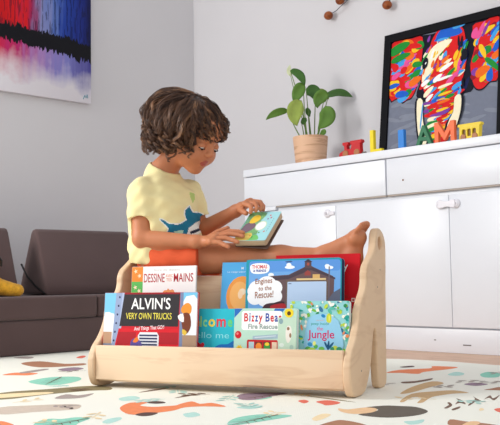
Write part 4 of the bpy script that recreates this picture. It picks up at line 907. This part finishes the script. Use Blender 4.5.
def blot(poly, i, grow=0.):
    cx = sum(p[0] for p in poly)/len(poly); cy = sum(p[1] for p in poly)/len(poly)
    sel = np.zeros(len(Q), bool)
    offs = [(0, 0)] if not grow else [(grow*math.cos(a), grow*math.sin(a)) for a in [k*math.pi/4 for k in range(8)]]
    for ox, oy in offs: sel |= inside(P_s+ox, P_z+oy, poly)
    mi[sel & front] = i
blot(WHALE['body'], 2, .004); blot(WHALE['body'], 1); blot(WHALE['belly'], 2); blot(WHALE['stripe'], 3); blot(WHALE['patch'], 4); blot(WHALE['leaf'], 5)
shirt_m = mat('shirt_cotton', (242, 227, 170), rough=.85, spec=.2, noise=.03, nscale=12., bump=.15, bscale=260., sheen=.1)
field_obj('t_shirt', (V, Q), [shirt_m, mat('whale_teal', (22, 116, 146), rough=.8), mat('whale_white', (238, 240, 232), rough=.8), mat('whale_navy', (30, 40, 62), rough=.8), mat('whale_pale', (176, 208, 180), rough=.8), mat('leaf_print', (186, 208, 120), rough=.8)], kid, mi)

# shorts
f = Field((-.20, -.17, .325), (.20, .20, .52), .0030)
for s_ in (1, -1): f.cap(PEL+rgt*.034*s_, PEL+rgt*.034*s_+np.array((0, 0, .03)), .088, .084, .03)
for a, b in ((HIPR, KNR), (HIPL, KNL)):
    ax = (b-a)/np.linalg.norm(b-a); e = a+ax*.13
    def fn(x, y, z, a=a, ax=ax, e=e):
        q = [x-a[0], y-a[1], z-a[2]]; tt = np.clip((q[0]*ax[0]+q[1]*ax[1]+q[2]*ax[2])/.13, 0, 1.3)
        dd = np.sqrt(sum((q[i]-tt*.13*ax[i])**2 for i in range(3)))-(.066+.004*tt)
        return np.maximum(dd, (x-e[0])*ax[0]+(y-e[1])*ax[1]+(z-e[2])*ax[2])
    f.op(fn, np.minimum(a, e)-.09, np.maximum(a, e)+.09, .02)
f.whole(lambda F, x, y, z: F+.002*np.sin(90*x+40*z)*np.sin(60*z+50*y))
f.op(lambda x, y, z: (z-.3435)+0*x+0*y, (-.3, -.3, .2), (.3, .3, .345), 0, 's')
field_obj('shorts', f.mesh(), [mat('shorts_orange', (222, 92, 52), rough=.85, noise=.05, nscale=14., bump=.15, bscale=240.)], kid)

# hair: an inner mass plus wavy locks of fine strands
hm = [mat('hair_dark', (68, 45, 33), rough=.42, spec=.5), mat('hair_mid', (104, 72, 52), rough=.42, spec=.5), mat('hair_light', (152, 110, 78), rough=.42, spec=.5)]
f = Field((-.16, -.17, .66), (.29, .17, .99), .004)
f.ell(hd(0, -.036, .014), (.104, .124, .104), 0, HM); f.ell(hd(0, -.085, -.055), (.094, .080, .07), .03, HM)
f.ell(hd(0, .155, -.085), (.125, .125, .098), .012, HM, 's')
f.whole(lambda F, x, y, z: F+.004*np.sin(110*x+60*z)*np.sin(90*y-70*z)+.003*np.sin(160*z+50*x))
V, Q = f.mesh()
hm_b = MB(); hm_b.v = [tuple(p) for p in V]; hm_b.f = [tuple(q) for q in Q]; hm_b.m = [0]*len(Q)
rh = random.Random(3)
CR = (0., -.049, .003); RX, RY, RZ = .122, .146, .112
dn = np.array((0, 0, -1.)); dnl = Vector((float(dn @ hr), float(dn @ hf), float(dn @ hu)))
def lock(phi, th0, th1, hang, lift, mi_):
    amp = rh.uniform(.007, .017); fr_ = rh.uniform(2.0, 3.8); ph = rh.uniform(0, 6.28); tw = rh.uniform(-.35, .35)
    n = 30; path = []
    for i in range(n+1):
        t = i/n; th = th0+(th1-th0)*t; ph2 = phi+tw*t
        R = 1.0+lift*math.sin(math.pi*min(1, t*1.1))
        p = Vector((CR[0]+RX*R*math.sin(th)*math.sin(ph2), CR[1]+RY*R*math.sin(th)*math.cos(ph2), CR[2]+RZ*R*math.cos(th)))
        path.append(p)
    if hang > 0:
        out = Vector((math.sin(phi), math.cos(phi), 0))
        e = path[-1]; m_ = 12
        for i in range(1, m_+1): path.append(e+dnl*hang*(i/m_)+out*(.012*math.sin(2.2*i/m_)))
    N_ = len(path)
    ks = 11
    for k in range(ks):
        a0 = 2*math.pi*k/ks+rh.uniform(-.3, .3); rad = rh.uniform(.001, .0085); sh = rh.uniform(-.3, .3)
        pts = []; rr = []
        for i, p in enumerate(path):
            t = i/(N_-1)
            d = (path[min(i+1, N_-1)]-path[max(i-1, 0)]).normalized()
            o = (p-Vector(CR)); o = (o-d*o.dot(d)).normalized(); w_ = d.cross(o)
            g = .12+.95*t**1.3; an = 6.283*fr_*t+ph+sh
            q = p+(w_*math.cos(an)+o*.75*math.sin(an))*amp*g+(w_*math.cos(a0)+o*math.sin(a0))*rad*(1-.45*t)
            pts.append(q); rr.append(.00105*(1-.5*t))
        if min((HX @ q).z for q in pts) < H[2]-.150 or max((pts[i+1]-pts[i]).length for i in range(N_-1)) > .03: continue
        hm_b.tube(pts, rr, 3, mi_ if rh.random() < .75 else rh.choice((0, 1)), HX)
for i in range(330):
    phi = rh.uniform(-math.pi, math.pi); a = abs(phi)
    th0 = rh.uniform(.05, 1.25)
    if a < .75: th1 = rh.uniform(1.25, 1.52); hang = 0.
    elif phi < 0 and a < 1.45: th1 = rh.uniform(1.25, 1.5); hang = 0.
    elif a < 1.25: th1 = rh.uniform(1.6, 1.95); hang = rh.uniform(.0, .025)
    elif a < 1.7: th1 = rh.uniform(1.9, 2.15); hang = rh.uniform(.015, .05)
    else: th1 = rh.uniform(1.9, 2.25); hang = rh.uniform(.02, .072)
    if th0 > th1-.5: th0 = th1-.6
    lock(phi, th0, th1, hang, rh.uniform(-.02, .13), rh.choice((0, 0, 1, 1, 1, 2)))
for i in range(34): lock(rh.uniform(.9, 3.9), rh.uniform(.3, .9), rh.uniform(1.7, 2.2), rh.uniform(.0, .05), rh.uniform(.10, .20), rh.choice((0, 1, 2)))   # fly-away curls
for i in range(16):   # loose curls at the nape and one in front of the cheek
    lock(math.pi+rh.uniform(-.7, .7), 1.3, rh.uniform(2.1, 2.3), rh.uniform(.02, .05), rh.uniform(.12, .24), rh.choice((1, 2)))
hm_b.build('hair', hm, kid, smooth=180)

# ------------------------------------------------------------------ the book in the child's hands
def Wv(s, d, z): return Vector(A3(s, d, z))
bl, brr, tl, tr = [W(*p) for p in ((-.452, .170, .452), (-.340, .170, .450), (-.474, .300, .549), (-.360, .300, .549))]
ex = (brr-bl).normalized(); ey = ((tl+tr)/2-(bl+brr)/2); hgt = ey.length; ey = (ey-ex*ey.dot(ex)).normalized(); en = ex.cross(ey)
wid = (brr-bl).length
bt = tag(link('board_book', None), 'small open board book with a green and yellow page held in both hands', 'book')
Mx = Matrix((ex, ey, en)).transposed().to_4x4(); Mx.translation = (bl+brr)/2; bt.matrix_world = Mx
def pplate(name, x0, y0, x1, y1, z0, z1, m, r=.005):
    V, F = slab([rrect(x0, y0, x1, y1, r)], z1-z0, .0008, 2)
    return MB().add(V, F, 0, Matrix.Translation((0, 0, (z0+z1)/2)))
h_ = wid/2
pplate('page_block', -h_+.001, .001, h_-.001, hgt-.001, -.021, -.0016, None).build('page_block', mat('board_pages', (206, 180, 146), rough=.7, noise=.12, nscale=10., stretch=(1, 1, 120)), bt)
mb = pplate('page', -h_, 0, h_, hgt, -.0015, .0, None)
mats_ = [ink((166, 218, 222))]
def pg(poly, rgb, sm=3):
    m = ink(rgb)
    if m not in mats_: mats_.append(m)
    pg.n += 1
    P = [((x-.5)*wid, y*hgt) for x, y in poly]
    P = smooth_loop(P, sm) if sm > 1 else P
    V, F = slab([P], 0)
    mb.add([(min(max(v[0], -h_+.0008), h_-.0008), min(max(v[1], .0008), hgt-.0008), .00004+pg.n*.00001) for v in V], F, mats_.index(m))
pg.n = 0
pg([(.02, .02), (.55, .02), (.62, .3), (.5, .6), (.56, .97), (.02, .97)], (150, 206, 130)); pg([(.3, .02), (.75, .02), (.6, .2)], (120, 196, 110))
pg([(.0, .0), (.4, .0), (.5, .14), (.42, .26), (.2, .24), (.05, .32)], (240, 212, 110)); pg([(.04, .3), (.2, .26), (.36, .34), (.44, .5), (.3, .62), (.12, .6), (.05, .46)], (126, 104, 116)); pg([(.16, .62), (.34, .6), (.46, .74), (.36, .88), (.2, .84)], (240, 200, 70))
pg(oval(.60, .50, .17, .17, 20), (206, 226, 190), 1); pg(oval(.60, .50, .145, .145, 20), (244, 244, 240), 1)
for x, y, c in ((.72, .86, (214, 120, 130)), (.78, .78, (200, 100, 120)), (.70, .74, (150, 120, 170)), (.66, .26, (90, 170, 90)), (.52, .12, (70, 150, 80)), (.44, .16, (226, 140, 60)), (.8, .3, (210, 130, 120))): pg(oval(x, y, .028, .028, 8), c, 1)
for i in range(7): pg([(.87, .30+.07*i), (.885, .30+.07*i), (.885, .34+.07*i), (.87, .34+.07*i)], (110, 150, 160), 1)
mb.build('page', mats_, bt, smooth=30)
lc = pplate('cover', 0, .0, wid*1.0, hgt, -.0013, .0013, None).build('lower_cover', mat('cover_brown', (110, 86, 74), rough=.6), bt, (-h_, 0, -.0225))
lc.rotation_euler = (0, R_(6), 0)
